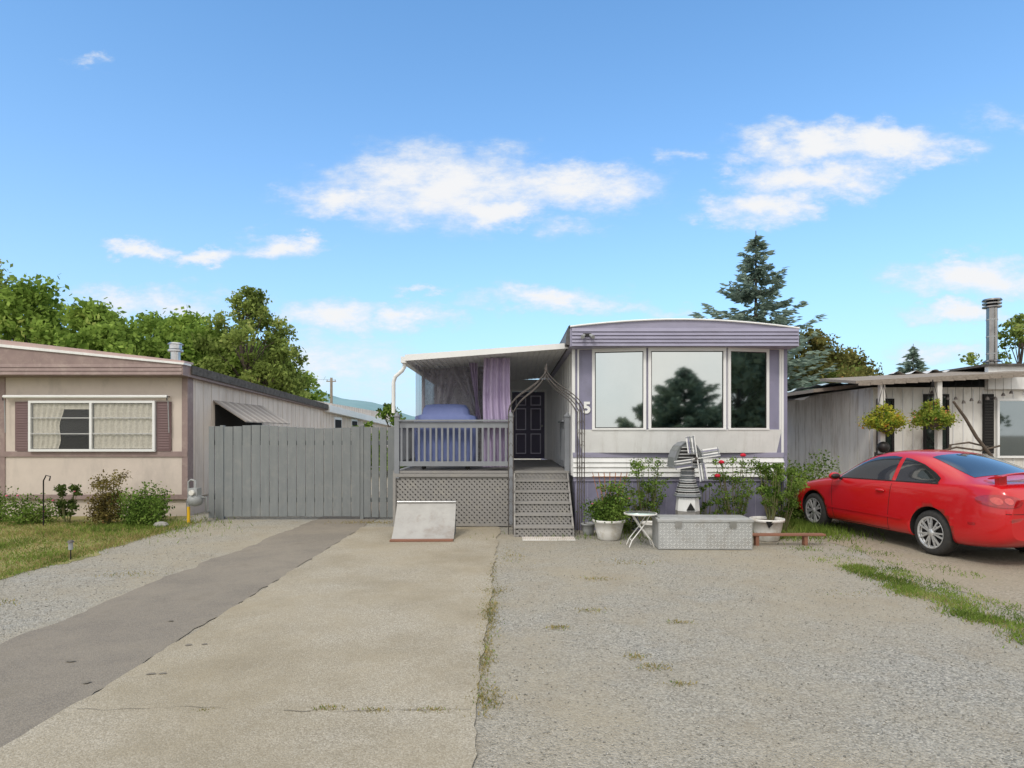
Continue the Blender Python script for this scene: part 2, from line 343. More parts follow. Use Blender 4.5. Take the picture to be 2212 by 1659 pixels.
def grass(name,regs,mats):
    Vs=[];mi=[]
    for (cx,cy,rx,ry,n,h,gauss,mm) in regs:
        if gauss: x=cx+rng.normal(size=n)*rx;y=cy+rng.normal(size=n)*ry
        else: x=cx+(rng.random(n)*2-1)*rx;y=cy+(rng.random(n)*2-1)*ry
        a=rng.random(n)*2*math.pi;hh=h*(.4+.8*rng.random(n));w=.0035+.003*rng.random(n)+h*.02
        dx,dy=np.cos(a)*w,np.sin(a)*w;l=rng.normal(size=(n,2))*.45*hh[:,None]
        V=np.stack([np.stack([x-dx,y-dy,np.full(n,.006)],1),np.stack([x+dx,y+dy,np.full(n,.006)],1),np.stack([x+l[:,0],y+l[:,1],hh],1)],1)
        Vs.append(V.reshape(-1,3));mi+= [mm]*n
    V=np.concatenate(Vs);n=len(V)//3
    return npobj(name,V,np.arange(3*n).reshape(n,3),mats,None,'stuff',midx=mi)
def sheet(name,outline,z,m,amp=.04,step=.12,kind='structure'):
    pts=[];n=len(outline)
    for i in range(n):
        a=Vector(outline[i]);b=Vector(outline[(i+1)%n]);L=(b-a).length;k=max(1,int(L/step)) if L<60 else 1
        nn=Vector((-(b-a).y,(b-a).x)).normalized()
        for j in range(k):
            p=a.lerp(b,j/k);q=noise.noise(Vector((p.x*1.7,p.y*1.7,z*50)))+.6*noise.noise(Vector((p.x*6,p.y*6,3)))
            p=p+nn*q*amp*(1 if j else 0);pts.append((p.x,p.y,z))
    bm=bmesh.new();f=bm.faces.new([bm.verts.new(p) for p in pts]);bm.normal_update()
    if f.normal.z<0:f.normal_flip()
    bmesh.ops.triangulate(bm,faces=[f]);me=bpy.data.meshes.new(name);bm.to_mesh(me);bm.free();me.materials.append(m)
    o=bpy.data.objects.new(name,me);COL.objects.link(o);o['kind']=kind;return o
def lattice(mb,o,U,V,W,H,m,pitch=.095,sw=.044,nrm=(0,-1,0)):
    o,U,V,nn=Vector(o),Vector(U),Vector(V),Vector(nrm)
    c=-H
    while c<W:
        v0=max(0,-c);v1=min(H,W-c)
        if v1-v0>.02: mb.beam(o+U*(c+v0)+V*v0,o+U*(c+v1)+V*v1,sw,.007,m,side=nn)
        c+=pitch
    c=pitch*.5
    while c<W+H:
        v0=max(0,c-W);v1=min(H,c)
        if v1-v0>.02: mb.beam(o+U*(c-v0)+V*v0+nn*.008,o+U*(c-v1)+V*v1+nn*.008,sw,.007,m,side=nn)
        c+=pitch

# ---------------------------------------------------------------- ground
sheet('ground',[(-1500,-1500),(1500,-1500),(1500,1500),(-1500,1500)],0,M_gravel,0)
sheet('dirt_driveway',[(5.0,-6),(14,-6),(14,20),(5.15,20),(5.1,10),(4.9,7)],.004,M_dirt,.18)
sheet('asphalt_driveway',[(-4.1,-1.6),(-2.74,-1.6),(-2.74,22),(-4.0,22),(-3.95,11),(-4.15,7)],.008,M_asph,.09)
sheet('concrete_driveway',[(-2.74,-1.6),(-.1,-1.6),(-.2,3.5),(-.22,5),(-.25,11.35),(-2.74,11.35)],.012,M_conc,.06,step=.08)
def crack(x0,x1,y,wd):
    V=[];F=[];n=int((x1-x0)/.03)
    for i in range(n+1):
        x=x0+(x1-x0)*i/n;yy=y+.08*noise.noise(Vector((x*1.6,y,0)))+.02*noise.noise(Vector((x*9,y,2)))
        w_=max(.0006,wd*(.6+1.5*noise.noise(Vector((x*4,y,7)))));V+=[(x,yy-w_,.016),(x,yy+w_,.016)]
        if i: F.append((2*i-2,2*i,2*i+1,2*i-1))
    npobj('pavement_crack',V,F,[M_crack],kind='structure')
crack(-2.68,-1.75,3.8,.003);crack(-1.4,-.25,3.77,.004)
for (x,y,r_) in [(-2.55,4.35,.03),(-2.47,4.36,.026),(-2.6,4.95,.026),(-2.48,4.97,.022),(-2.9,4.2,.026),(-3.3,4.6,.035),(-3.1,5.6,.026)]:
    sheet('ground_stain',[(x+r_*math.cos(a)*(1+.3*math.sin(a*3+x*9)),y+r_*math.sin(a)*.7*(1+.3*math.cos(a*2+y*7))) for a in [i*.52 for i in range(12)]],.0165,M_oil,0,step=9)
sheet('road',[(-60,-9),(60,-9),(60,-1.5),(-60,-1.5)],.02,M_asph,0)
sheet('lawn',[(-30,-1),(-6.3,-1),(-6.0,7.4),(-5.85,8.4),(-6.05,10),(-6.35,12.0),(-6.8,12.9),(-30,12.9)],.004,M_lawn,.22)
hm=MB()
def hz(x): return 34+80*math.exp(-((x+480)/190)**2)+6*math.sin(x*.017)+4*math.sin(x*.05)
hm.grid(lambda u,v:(-1300+2600*u,700+300*v,-1+(1+hz(-1300+2600*u))*math.sin(v*math.pi/2)),160,8,M_hill)
part('hill',hm,kind='structure')
def stones(name,regs):
    P=[]
    for (x0,x1,y0,y1,n,pw) in regs:
        x=x0+(x1-x0)*rng.random(n);y=y0+(y1-y0)*rng.random(n)**pw;P.append(np.stack([x,y,np.zeros(n)],1))
    P=np.concatenate(P);n=len(P);s=.003+.006*rng.random(n)**2.5
    base=np.array([(1,0,0),(0,1,0),(-1,0,0),(0,-1,0),(0,0,.8),(0,0,-.5)],float)
    V=base[None]*(s[:,None,None]*(.6+.7*rng.random((n,6,1))));a=rng.random(n)*6.28
    ca,sa=np.cos(a),np.sin(a);X=V[...,0]*ca[:,None]-V[...,1]*sa[:,None];Y=V[...,0]*sa[:,None]+V[...,1]*ca[:,None]
    V=np.stack([X,Y,V[...,2]+.004],2)+P[:,None,:]
    f=np.array([(0,1,4),(1,2,4),(2,3,4),(3,0,4),(1,0,5),(2,1,5),(3,2,5),(0,3,5)])
    F=(f[None]+6*np.arange(n)[:,None,None]).reshape(-1,3)
    npobj(name,V.reshape(-1,3),F,[M_stone],kind='stuff')
stones('gravel_stones',[(-.15,4.9,2.6,10.2,14000,1.6),(-6,-4.2,4,11.5,5000,1.4)])
gr=[]
for (x,y,rx,ry,n,h) in [(-.22,5.9,.05,.3,700,.026),(-.2,4.75,.04,.35,500,.024),(-.17,3.95,.06,.12,220,.028),(-.25,7.4,.04,.5,200,.025),(-.22,6.7,.08,.1,200,.025),
   (.4,5.42,.06,.035,110,.022),(1.53,5.58,.06,.03,80,.022),(1.03,4.5,.07,.035,110,.022),(.95,4.71,.05,.04,80,.022),(.76,5.95,.08,.04,80,.022),
   (1.0,7.25,.1,.05,90,.03),(1.15,4.2,.05,.02,60,.02),(-1.14,3.8,.05,.02,120,.026),(-.85,3.78,.05,.02,100,.026),(-.5,3.79,.07,.02,110,.026),(-1.9,3.78,.04,.015,60,.02),
   (-5.2,6.2,.15,.08,90,.03),(-4.7,7.5,.2,.1,80,.03),(-5.0,5.1,.12,.08,90,.03),(1.6,8.2,.2,.1,90,.03),(.0,8.6,.1,.3,120,.03),(3.6,6.6,.25,.1,60,.02)]:
    gr.append((x,y,rx,ry,n,h,True,1));gr.append((x,y,rx,ry,n//5,h,True,0))
grass('weeds',gr,[L_grass,L_straw])
st=[]
for i in range(30):
    y=4.3+3.6*i/29+random.uniform(-.1,.1);x=4.36+.12*math.sin(i*.9)+.08*random.random()
    st.append((x,y,.09,.12,random.randint(90,360),.045,True,0));st.append((x,y,.12,.12,60,.035,True,1))
    if i%3: st.append((x+.42,y-.1,.07,.12,random.randint(40,180),.035,True,0))
for i in range(12):
    st.append((4.2+i*.12,8.4+.9*math.sin(i),.12,.12,70,.04,True,0))
st+= [(5.35,11.2,.28,.55,2600,.14,True,0),(4.6,10.3,.3,.25,700,.09,True,0),(2.9,10.3,1.1,.25,1200,.08,True,0),(-2.6,11.9,.5,.1,300,.05,True,1)]
grass('grass_strip',st,[L_grass,L_straw])
lg=[(-8.6,8.6,2.6,3.4,16000,.05,False,0),(-8.6,8.6,2.6,3.4,30000,.04,False,1),(-7.0,11.2,.7,.6,2500,.09,True,0),(-6.2,9.5,.1,1.4,1200,.06,True,1),(-6.1,8.0,.08,.6,600,.05,True,0)]
for i in range(14): lg.append((random.uniform(-10,-6.4),random.uniform(6,11),random.uniform(.2,.5),random.uniform(.15,.35),900,.05,True,i%2))
grass('lawn_grass',lg,[L_grass,L_straw])

# ---------------------------------------------------------------- main mobile home
H=thing('mobile_home',(3,11,0),'white and purple mobile home with front bay window and covered porch','house')
w=MB()
w.box(1.09,4.85,11.0,24,.96,3.24,M_side)
for i in range(4):
    z=.96+i*.086;w.prism([(1.09,10.955,z),(1.09,11.0,z),(1.09,11.0,z+.086),(1.09,10.985,z+.086)],(3.76,0,0),M_white)
w.box(1.085,4.855,10.965,11.0,1.305,1.39,M_purplef)
w.box(1.07,1.125,10.97,11.05,1.39,3.24,M_whitec);w.box(4.80,4.84,10.965,11.05,1.39,3.24,M_whitec);w.box(4.84,4.9,10.96,11.1,.3,3.24,M_purple)
for i in range(30): w.box(1.075,1.09,11.1+i*.42,11.12+i*.42,.98,3.22,M_white)
w.box(1.125,4.80,10.985,11.0,1.39,3.24,M_purple)
part('wall',w,H)
s=MB();s.box(1.13,4.8,11.03,24,0,.96,M_purple)
for i in range(18): s.box(1.15+i*.2,1.165+i*.2,11.018,11.03,0.01,.955,M_purplef)
s.box(1.1,4.84,11.0,11.03,.88,.958,M_purplef)
part('skirting',s,H)
bp=[(1.17,11.0),(2.37,10.78),(3.75,10.78),(4.79,11.0)]
b=MB()
b.prism([(x,y,1.80) for x,y in bp],(0,0,1.42),M_purple)
top=[(1.15,10.98,1.80),(2.365,10.755,1.80),(3.755,10.755,1.8),(4.81,10.98,1.8)]
lo=[(1.25,10.985,1.39),(2.40,10.88,1.39),(3.72,10.88,1.39),(4.72,10.985,1.39)]
b.add(top+lo,[(0,1,5,4),(1,2,6,5),(2,3,7,6)],M_white,True)
b.add([(1.15,11,1.8),(4.81,11,1.8)]+top,[(0,2,3,4,5,1)],M_white)
part('bay',b,H)
def facet(p,q):
    p=Vector((*p,0));q=Vector((*q,0));u=(q-p).normalized();n=Vector((u.y,-u.x,0));
    if n.y>0:n=-n
    return p,u,n,(q-p).length
def fbox(mb,F,u0,u1,z0,z1,d0,d1,m):
    p,u,n,L=F;c=p+u*(u0+u1)/2+Vector((0,0,(z0+z1)/2))+n*(d0+d1)/2
    mb.obox(c,u*(u1-u0)/2,n*(d1-d0)/2,(0,0,(z1-z0)/2),m)
F1,F2,F3=facet(bp[0],bp[1]),facet(bp[1],bp[2]),facet(bp[2],bp[3])
for F,u0,u1,gm in ((F1,.31,F1[3]-.07,M_glass),(F2,.06,F2[3]-.06,M_glass),(F3,.07,F3[3]-.29,M_glassdk)):  # right pane is the same glass, tinted darker to paint in its dark reflection
    f=MB();t=.05
    fbox(f,F,u0-t,u0,1.79,3.17,0,.035,M_whitec);fbox(f,F,u1,u1+t,1.79,3.17,0,.035,M_whitec)
    fbox(f,F,u0-t,u1+t,3.17,3.225,0,.037,M_whitec);fbox(f,F,u0-t,u1+t,1.795,1.825,0,.04,M_whitec)
    for a,c_ in ((u0,u0+.014),(u1-.014,u1)): fbox(f,F,a,c_,1.825,3.17,0,.022,M_black)
    fbox(f,F,u0,u1,3.156,3.17,0,.022,M_black);fbox(f,F,u0,u1,1.825,1.84,0,.022,M_black)
    wo=part('window',f,H)
    p_=MB();fbox(p_,F,u0+.012,u1-.012,1.838,3.158,.003,.014,gm);part('pane',p_,wo)
f=MB()
fbox(f,F1,0,.03,1.8,3.225,0,.03,M_whitec);fbox(f,F3,F3[3]-.03,F3[3],1.8,3.225,0,.03,M_whitec)
for F in (F1,F2,F3): fbox(f,F,.0,F[3],3.2255,3.25,0,.045,M_whitec)
part('bay_trim',f,H)
r=MB();arc=[]
for i in range(25):
    u=i/24;x=1.0+u*3.95;arc.append((x,3.56-.03*u+.14*math.sin(math.pi*u)**.9))
poly=[(4.95,3.23)]+[(x,z) for x,z in arc[::-1]]+[(1.0,3.23)]
r.prism([(x,10.62,z) for x,z in poly],(0,13.8,0),M_purplef)
r.tube([(x,10.6,z+.01) for x,z in arc],.017,M_whitec,6)
r.tube([(1.0,10.62,3.57),(1.0,24.4,3.57)],.03,M_black,6)
r.prism([(.93,10.7,3.28),(1.0,10.62,3.25),(1.0,10.62,3.55),(.95,10.7,3.5)],(0,13,0),M_bronze)
part('roof',r,H)
fa=MB()
for i in range(5):
    z=3.235+i*.062;fa.prism([(1.03,10.575,z),(1.03,10.62,z),(1.03,10.62,z+.062),(1.03,10.6,z+.062)],(3.9,0,0),M_purplef)
part('fascia',fa,H)
l=MB();l.box(1.22,1.36,10.56,10.575,3.4,3.45,M_black)
for dx in (-.05,.05): l.cyl((1.29+dx,10.56,3.42),(1.29+dx*1.8,10.47,3.37),.02,M_greypl,.035,10)
part('light_fixture',l,H)
cu=bpy.data.curves.new('n','FONT');cu.body='5';cu.size=.27;cu.extrude=.008;cu.offset=.012
to=bpy.data.objects.new('n',cu);COL.objects.link(to);bpy.context.view_layer.update()
me=bpy.data.meshes.new_from_object(to.evaluated_get(bpy.context.evaluated_depsgraph_get()));bpy.data.objects.remove(to)
no=bpy.data.objects.new('house_number',me);me.materials.append(M_whitec);COL.objects.link(no);no.parent=H
pN=F1[0]+F1[1]*.10+F1[2]*.014;no.location=(pN.x-3,pN.y-11,2.1);no.rotation_euler=(R(90),0,math.atan2(F1[1].y,F1[1].x))
pw=MB();pw.box(-2.1,-.05,16.6,16.75,.9,3.2,M_side);pw.box(.93,1.09,16.6,16.75,.9,3.2,M_side);pw.box(-.05,.93,16.6,16.75,2.92,3.2,M_side)
for i in range(11): pw.box(-2.1+i*.2,-2.09+i*.2,16.59,16.6,1.05,3,M_white)
part('porch_wall',pw,H)
d=MB();d.box(0,.88,16.62,16.67,1.07,2.87,M_door);do=part('door',d,H)
k=MB()
for cx in (.24,.64):
    for z0,z1 in ((1.2,1.72),(1.84,2.4),(2.5,2.74)):
        k.box(cx-.14,cx+.14,16.605,16.62,z0,z0+.025,M_doortrim);k.box(cx-.14,cx+.14,16.605,16.62,z1,z1+.025,M_doortrim)
        k.box(cx-.14,cx-.115,16.605,16.62,z0+.025,z1,M_doortrim);k.box(cx+.115,cx+.14,16.605,16.62,z0+.025,z1,M_doortrim)
part('panel_moulding',k,do)
k=MB();k.cyl((.8,16.56,1.95),(.8,16.62,1.95),.03,M_steel);k.ell((.8,16.55,1.95),.035,.03,.035,M_steel);part('handle',k,do)
k=MB();k.box(-.06,0,16.58,16.61,1.06,2.92,M_whitec);k.box(.88,.94,16.58,16.61,1.06,2.92,M_whitec);k.box(-.06,.94,16.578,16.61,2.87,2.93,M_whitec);part('door_frame',k,H)
def pz(x): return 3.06+(x+1.88)*.07
pr=MB();pr.prism([(-1.88,10.97,pz(-1.88)),(1.0,10.97,pz(1.0)),(1.0,10.97,pz(1)+.05),(-1.88,10.97,pz(-1.88)+.05)],(0,5.8,0),M_white)
for i in range(27):
    x=-1.8+i*.105;pr.prism([(x,11.02,pz(x)-.018),(x+.02,11.02,pz(x)-.018),(x+.02,11.02,pz(x)),(x,11.02,pz(x))],(0,5.6,0),M_side)
pr.prism([(-1.9,10.92,pz(-1.88)-.04),(1.0,10.92,pz(1.0)-.02),(1.0,10.92,pz(1)+.075),(-1.9,10.92,pz(-1.88)+.07)],(0,.05,0),M_whitec)
part('porch_roof',pr,H)
gt=MB();gt.box(-1.98,-1.88,10.95,16.8,2.99,3.1,M_whitec);part('gutter',gt,H)
gt=MB();gt.tube([(-1.93,11.05,3.0),(-1.93,11.05,2.93),(-1.97,11.05,2.86),(-2.1,11.1,2.76),(-2.14,11.12,2.66),(-2.14,11.12,2.1)],.035,M_whitec,8)
part('downpipe',gt,H)
for (x,y) in ((-1.8,12.5),(-1.8,14.5),(-1.8,16.5)):
    q=MB();q.box(x-.03,x+.03,y-.03,y+.03,1.05,3.06,M_side);part('post',q,H)
D=thing('porch_deck',(-1,11.5,0),'grey painted raised deck with lattice skirting, railing and steps','deck')
q=MB()
for i in range(37): q.box(-2.2,1.06,11.42+i*.14 if i else 11.40,11.42+i*.14+.132,1.0,1.04,M_deck)
q.box(-2.19,1.05,11.5,16.5,.9,.998,M_deck);q.box(-2.2,.03,11.41,11.44,.9,.998,M_deck);part('floor',q,D)
q=MB();lattice(q,(-2.17,11.42,.03),(1,0,0),(0,0,1),2.2,.9,M_deck)
q.box(-2.2,-2.15,11.37,11.41,0.01,1.0,M_deck);q.box(-.02,.04,11.37,11.41,.01,1.0,M_deck);q.box(-2.15,-.02,11.37,11.405,.02,.07,M_deck);q.box(-2.15,-.02,11.37,11.405,.93,.99,M_deck)
q.box(-2.15,0,11.6,11.62,.0,.89,M_dark)  # dark sheet painting in the shade under the deck
part('lattice_panel',q,D)
q=MB();lattice(q,(-2.2,11.5,.03),(0,1,0),(0,0,1),5,.9,M_deck,nrm=(-1,0,0));part('lattice_panel',q,D)
def rail(x0,y0,x1,y1,n):
    q=MB();p=Vector((x0,y0,0));e=Vector((x1,y1,0))
    q.beam(p+Vector((0,0,1.97)),e+Vector((0,0,1.97)),.12,.035,M_rail);q.beam(p+Vector((0,0,1.89)),e+Vector((0,0,1.89)),.04,.11,M_rail)
    q.beam(p+Vector((0,0,1.17)),e+Vector((0,0,1.17)),.04,.09,M_rail)
    for i in range(n):
        c=p.lerp(e,(i+.5)/n);q.box(c.x-.019,c.x+.019,c.y-.019,c.y+.019,1.2,1.86,M_rail)
    part('railing',q,D,bevel=.003)
rail(-2.1,11.42,-.06,11.42,19);rail(-2.13,11.46,-2.13,16.4,44);rail(1.0,11.6,1.0,12.6,8)
for (x,y,z0) in ((-2.13,11.42,.9),(-.02,11.40,.05),(1.03,11.52,.6)):
    q=MB();q.box(x-.045,x+.045,y-.045,y+.045,z0,2.04,M_rail);q.box(x-.06,x+.06,y-.06,y+.06,2.04,2.065,M_rail);q.lathe((x,y,2.065),[(.05,0),(.045,.02),(.02,.05),(.003,.07)],M_rail,10);part('post',q,D,bevel=.004)
q=MB()
for n in range(1,6):
    y=10.3+.225*(n-1);z=.178*n
    q.box(.05,1.02,y-.03,y+.25,z-.035,z,M_deck)
    lattice(q,(.07,y,z-.178),(1,0,0),(0,0,1),.93,.142,M_deck,pitch=.075,sw=.034)
    q.box(.07,1.0,y+.03,y+.035,z-.178,z-.036,M_dark)  # dark strip standing in for the shade behind the riser lattice
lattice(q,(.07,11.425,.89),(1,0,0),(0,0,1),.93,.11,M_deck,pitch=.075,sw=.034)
for x in (.045,1.025):
    q.prism([(x-.015,10.3,0.0),(x-.015,10.3,.14),(x-.015,11.38,1.0),(x-.015,11.38,0)],(.03,0,0),M_deck)
part('stairs',q,D)
# curtains hang behind the railing and barbecue
q=thing('netting_curtain',(-1.2,12.4,1.1),'sheer grey lilac insect netting draped below the porch roof','curtain')
n_=MB()
def net(u,v):
    k=(1-v)**1.4
    return (-1.8+u*1.28-.12*k*u,12.4+(.05*math.sin(u*17+v*4+math.sin(v*5))+.025*math.sin(u*37-v*3))*(.4+.6*(1-v))+.02*math.sin(v*9+u*5),1.15+v*1.88+.05*u)
n_.grid(net,80,18,M_net)
def net2(u,v): return (-1.8+u*.8*(.3+.7*v),12.33+.05*math.sin(u*24+v*5),1.5+v*1.53)
n_.grid(net2,60,14,M_net)
def net3(u,v): return (-.52-u*.75*(.12+.88*v**1.3),12.33+.05*math.sin(u*22+v*4),1.7+v*1.38)
n_.grid(net3,60,14,M_net)
n_.grid(lambda u,v:(-1.8+.03*math.sin(u*30),11.5+u*4.9,1.75+v*1.27),60,6,M_net)
part('netting',n_,q)
q=thing('porch_curtain',(-.3,11.6,1.1),'lilac fabric curtain hanging from porch roof','curtain','porch curtains')
n_=MB();n_.grid(lambda u,v:(-.53+u*.49+.03*math.sin(v*6)*(1-v)+(.07*(1-v)*(u-.5)),11.56+.035*math.sin(u*27+v*2.5+1.5*math.sin(v*3))+.02*math.sin(u*13),1.1+v*2.05),70,16,M_curt);part('fabric',n_,q)
q=thing('porch_curtain',(-.66,11.9,1.1),'narrow tied lilac curtain strip beside netting','curtain','porch curtains')
n_=MB();n_.grid(lambda u,v:(-.76+(u-.5)*.17*(.3+.7*abs(v-.35)*1.5)+(1-v)*.1,12.1+.03*math.sin(u*18),2.0+v*1.12),24,16,M_curt);part('fabric',n_,q)
q=thing('covered_barbecue',(-1.27,11.9,1.04),'barbecue under a blue fabric cover on the deck','barbecue')
n_=MB();rs=[]
for (z,rx,ry) in ((1.2,.56,.26),(1.4,.59,.27),(1.6,.6,.28),(1.93,.61,.28),(2.06,.59,.27),(2.1,.46,.25),(2.2,.44,.22),(2.28,.38,.16),(2.3,.2,.06)):
    rs.append([(-1.27+math.copysign(abs(math.cos(t))**.45,math.cos(t))*rx*(1+.03*math.sin(t*9+z*3)*(2.3-z)),11.9+math.copysign(abs(math.sin(t))**.5,math.sin(t))*ry*(1+.08*math.sin(t*11)*(2.3-z)),z+(.02*math.sin(t*7) if z<1.3 else 0)) for t in [2*math.pi*i/64 for i in range(64)]])
n_.loft(rs,M_cover);part('cover',n_,q)
for dx in (-.42,.42):
    n_=MB();n_.cyl((-1.27+dx,11.8,1.085),(-1.27+dx,11.84,1.085),.045,M_black);n_.box(-1.29+dx,-1.25+dx,11.8,11.84,1.1,1.3,M_black);part('wheel',n_,q)

# ---------------------------------------------------------------- garden arch
A=thing('garden_arch',(.55,10.7,0),'gothic style dark metal garden arch over the steps','arch')
q=MB()
def az(t): return .36*(1-(1-t)**2.6)+.30*t**4
for y in (10.55,10.95):
    for off in (0,.08):
        xl,xr=-.06+off,1.24-off;c=(xl+xr)/2;pts=[(xl,y,0),(xl,y,.8),(xl,y,1.6),(xl,y,2.12)]
        for i in range(1,15):
            t=i/14;pts.append((xl+(c-xl)*t**1.25,y,2.14+az(t)-off*(1-t*.3)))
        pr_=[(xl+xr-x,yy,z) for x,yy,z in pts[::-1]]
        q.tube(pts,.0085,M_bronze,6);q.tube(pr_,.0085,M_bronze,6)
for x0,x1 in ((-.06,.02),(1.24,1.16)):
    for i in range(11):
        z=.1+i*.2
        for y in (10.55,10.95): q.tube([(x0,y,z),((x0+x1)/2,y,z+.07),(x1,y,z)],.004,M_bronze,5)
    for i in range(6):
        z=.15+i*.36;q.tube([(x0,10.55,z),(x0,10.95,z)],.005,M_bronze,5)
for i in range(2,14,2):
    t=i/14;x=-.06+.65*t**1.25
    for xx in (x,1.18-x): q.tube([(xx,10.55,2.14+az(t)),(xx,10.95,2.14+az(t))],.005,M_bronze,5)
for y in (10.55,10.95):
    q.lathe((.59,y,2.78),[(.004,0),(.022,.03),(.008,.07),(.015,.1),(.002,.16)],M_bronze,8)
part('frame',q,A)

# ---------------------------------------------------------------- left mobile home
HL=thing('mobile_home',(-9,12.9,0),'weathered cream mobile home with taupe trim and shutters','house')
x0,x1,y0=-14.4,-6.8,12.9
q=MB()
q.box(x0,x1,y0,35,.38,2.9,M_cream2)
q.box(x0+.02,x1-.02,y0-.012,y0,.46,1.25,M_cream);q.box(x0+.02,x1-.02,y0-.012,y0,1.36,2.95,M_cream)
q.box(x0,x1+.012,y0-.04,y0,1.25,1.36,M_taupe);q.box(x0,x1+.012,y0-.03,y0,.36,.46,M_taupe)
q.box(x1-.1,x1+.02,y0-.03,y0+.2,.46,3.0,M_taupe);q.box(-10.72,-10.6,y0-.03,y0,.46,2.95,M_taupe)
q.box(x0+.05,x1-.05,y0+.04,35,0,.38,M_cream)
for i in range(60): q.box(x1,x1+.008,y0+.3+i*.36,y0+.32+i*.36,.4,2.9,M_cream)
part('wall',q,HL)
q=MB()
def rsec(y):
    dz=-(y-12.5)*.036
    return [(x0-.2,y,2.92+dz*.9),(x0-.2,y,3.18+dz),(-10.9,y,3.55+dz),(x1+.12,y,3.14+dz),(x1+.12,y,2.92+dz*.9)]
q.loft([rsec(12.5),rsec(22.3)],M_taupe,True,False)
part('roof',q,HL)
q=MB()
q.prism([(x0-.2,12.47,3.17),(-10.9,12.47,3.54),(x1+.15,12.47,3.13),(x1+.15,12.47,3.17),(-10.9,12.47,3.6),(x0-.2,12.47,3.22)],(0,.3,0),M_white)
q.prism([(x0-.2,12.5,3.21),(-10.9,12.5,3.6),(x1+.15,12.5,3.17),(x1+.15,12.5,3.21),(-10.9,12.5,3.7),(x0-.2,12.5,3.25)],(0,.35,0),M_roofpink)
for i in range(3): q.prism([(x0-.1,12.485,2.93+i*.075),(x0-.1,12.5,2.93+i*.075),(x0-.1,12.5,2.995+i*.075)],(x1-x0+.2,0,0),M_taupe)
def edge(y):
    dz=-(y-12.5)*.036
    return [(x1+.02,y,2.98+dz),(x1+.16,y,2.98+dz),(x1+.16,y,3.16+dz),(x1+.02,y,3.2+dz)]
q.loft([edge(12.8),edge(22.3)],M_roofdark,True,False)
part('fascia',q,HL)
q=MB()
def sec2(y):
    dz=-(y-22.3)*.03
    return [(x0,y,2.3+dz),(x0,y,2.85+dz),(x1+.2,y,2.8+dz),(x1+.2,y,2.55+dz)]
q.loft([sec2(22.3),sec2(36)],M_whitec,True,False);part('rear_roof',q,HL)
q=MB();q.box(-10.0,-7.5,12.87,12.885,1.4,2.38,M_dark)  # dark panel paints in the unlit room behind the curtains
for a in (-10.06,-8.79,-7.48): q.box(a,a+.05,12.80,12.885,1.36,2.42,M_whitec)
for a,b_ in ((-10.01,-8.79),(-8.74,-7.48)):
    q.box(a,b_,12.80,12.885,2.37,2.42,M_whitec);q.box(a,b_,12.80,12.885,1.36,1.41,M_whitec)
    for z in (1.72,2.05): q.box(a,b_,12.81,12.83,z,z+.02,M_whitec)
wo=part('window',q,HL)
q=MB();q.grid(lambda u,v:(-8.72+u*1.22,12.85+.014*math.sin(u*60),1.42+v*.94),120,2,M_lace)
q.grid(lambda u,v:(-9.99+u*(.52+.1*v+.03*math.sin(v*9)),12.85+.014*math.sin(u*34),1.42+v*.94),60,10,M_lace)
q.grid(lambda u,v:(-9.99+u*1.18,12.855+.008*math.sin(u*60),2.24+v*.12),80,2,M_lace)
part('curtain',q,wo)
q=MB();q.box(-10.01,-8.79,12.80,12.805,1.41,2.37,M_glassd);q.box(-8.74,-7.48,12.80,12.805,1.41,2.37,M_glassd);part('pane',q,wo)
for a in (-10.37,-7.42):
    q=MB();q.box(a,a+.3,12.85,12.88,1.37,2.4,M_shut)
    for i in range(18): q.prism([(a+.03,12.842,1.42+i*.053),(a+.03,12.85,1.42+i*.053),(a+.03,12.85,1.455+i*.053)],(.24,0,0),M_shut)
    part('shutter',q,HL)
q=MB();q.cyl((-10.55,12.78,2.5),(-7.15,12.78,2.5),.036,M_whitec);
for a in (-10.55,-7.15):
    q.tube([(a,12.86,2.5),(a,12.76,2.5),(a,12.76,2.42)],.012,M_black,6);q.tube([(a,12.8,2.42),(a+.02,12.8,1.75)],.01,M_greypl,6)
part('window_awning',q,HL)
q=MB()
for i in range(14):
    y=14.0+i*.2;q.prism([(x1,y,2.5),(x1+.75,y,2.02),(x1+.75,y,1.995),(x1,y,2.475)],(0,.185,0),M_tan if i%2 else M_tan2)
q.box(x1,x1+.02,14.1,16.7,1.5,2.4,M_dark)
part('side_awning',q,HL)
q=MB();q.cyl((-7.65,14,3.1),(-7.65,14,3.6),.1,M_steel,n=16);q.cyl((-7.65,14,3.6),(-7.65,14,3.64),.16,M_steel,n=16);q.cyl((-7.65,14,3.66),(-7.65,14,3.76),.13,M_steel,n=16);q.cyl((-7.65,14,3.76),(-7.65,14,3.8),.17,M_steel,.12,16)
part('chimney',q,HL)
for y in (23.5,26):
    q=MB();q.box(x1+.0,x1+.03,y,y+1,1.4,2.4,M_whitec);q.box(x1+.03,x1+.04,y+.08,y+.92,1.5,2.3,M_dark);part('window',q,HL)

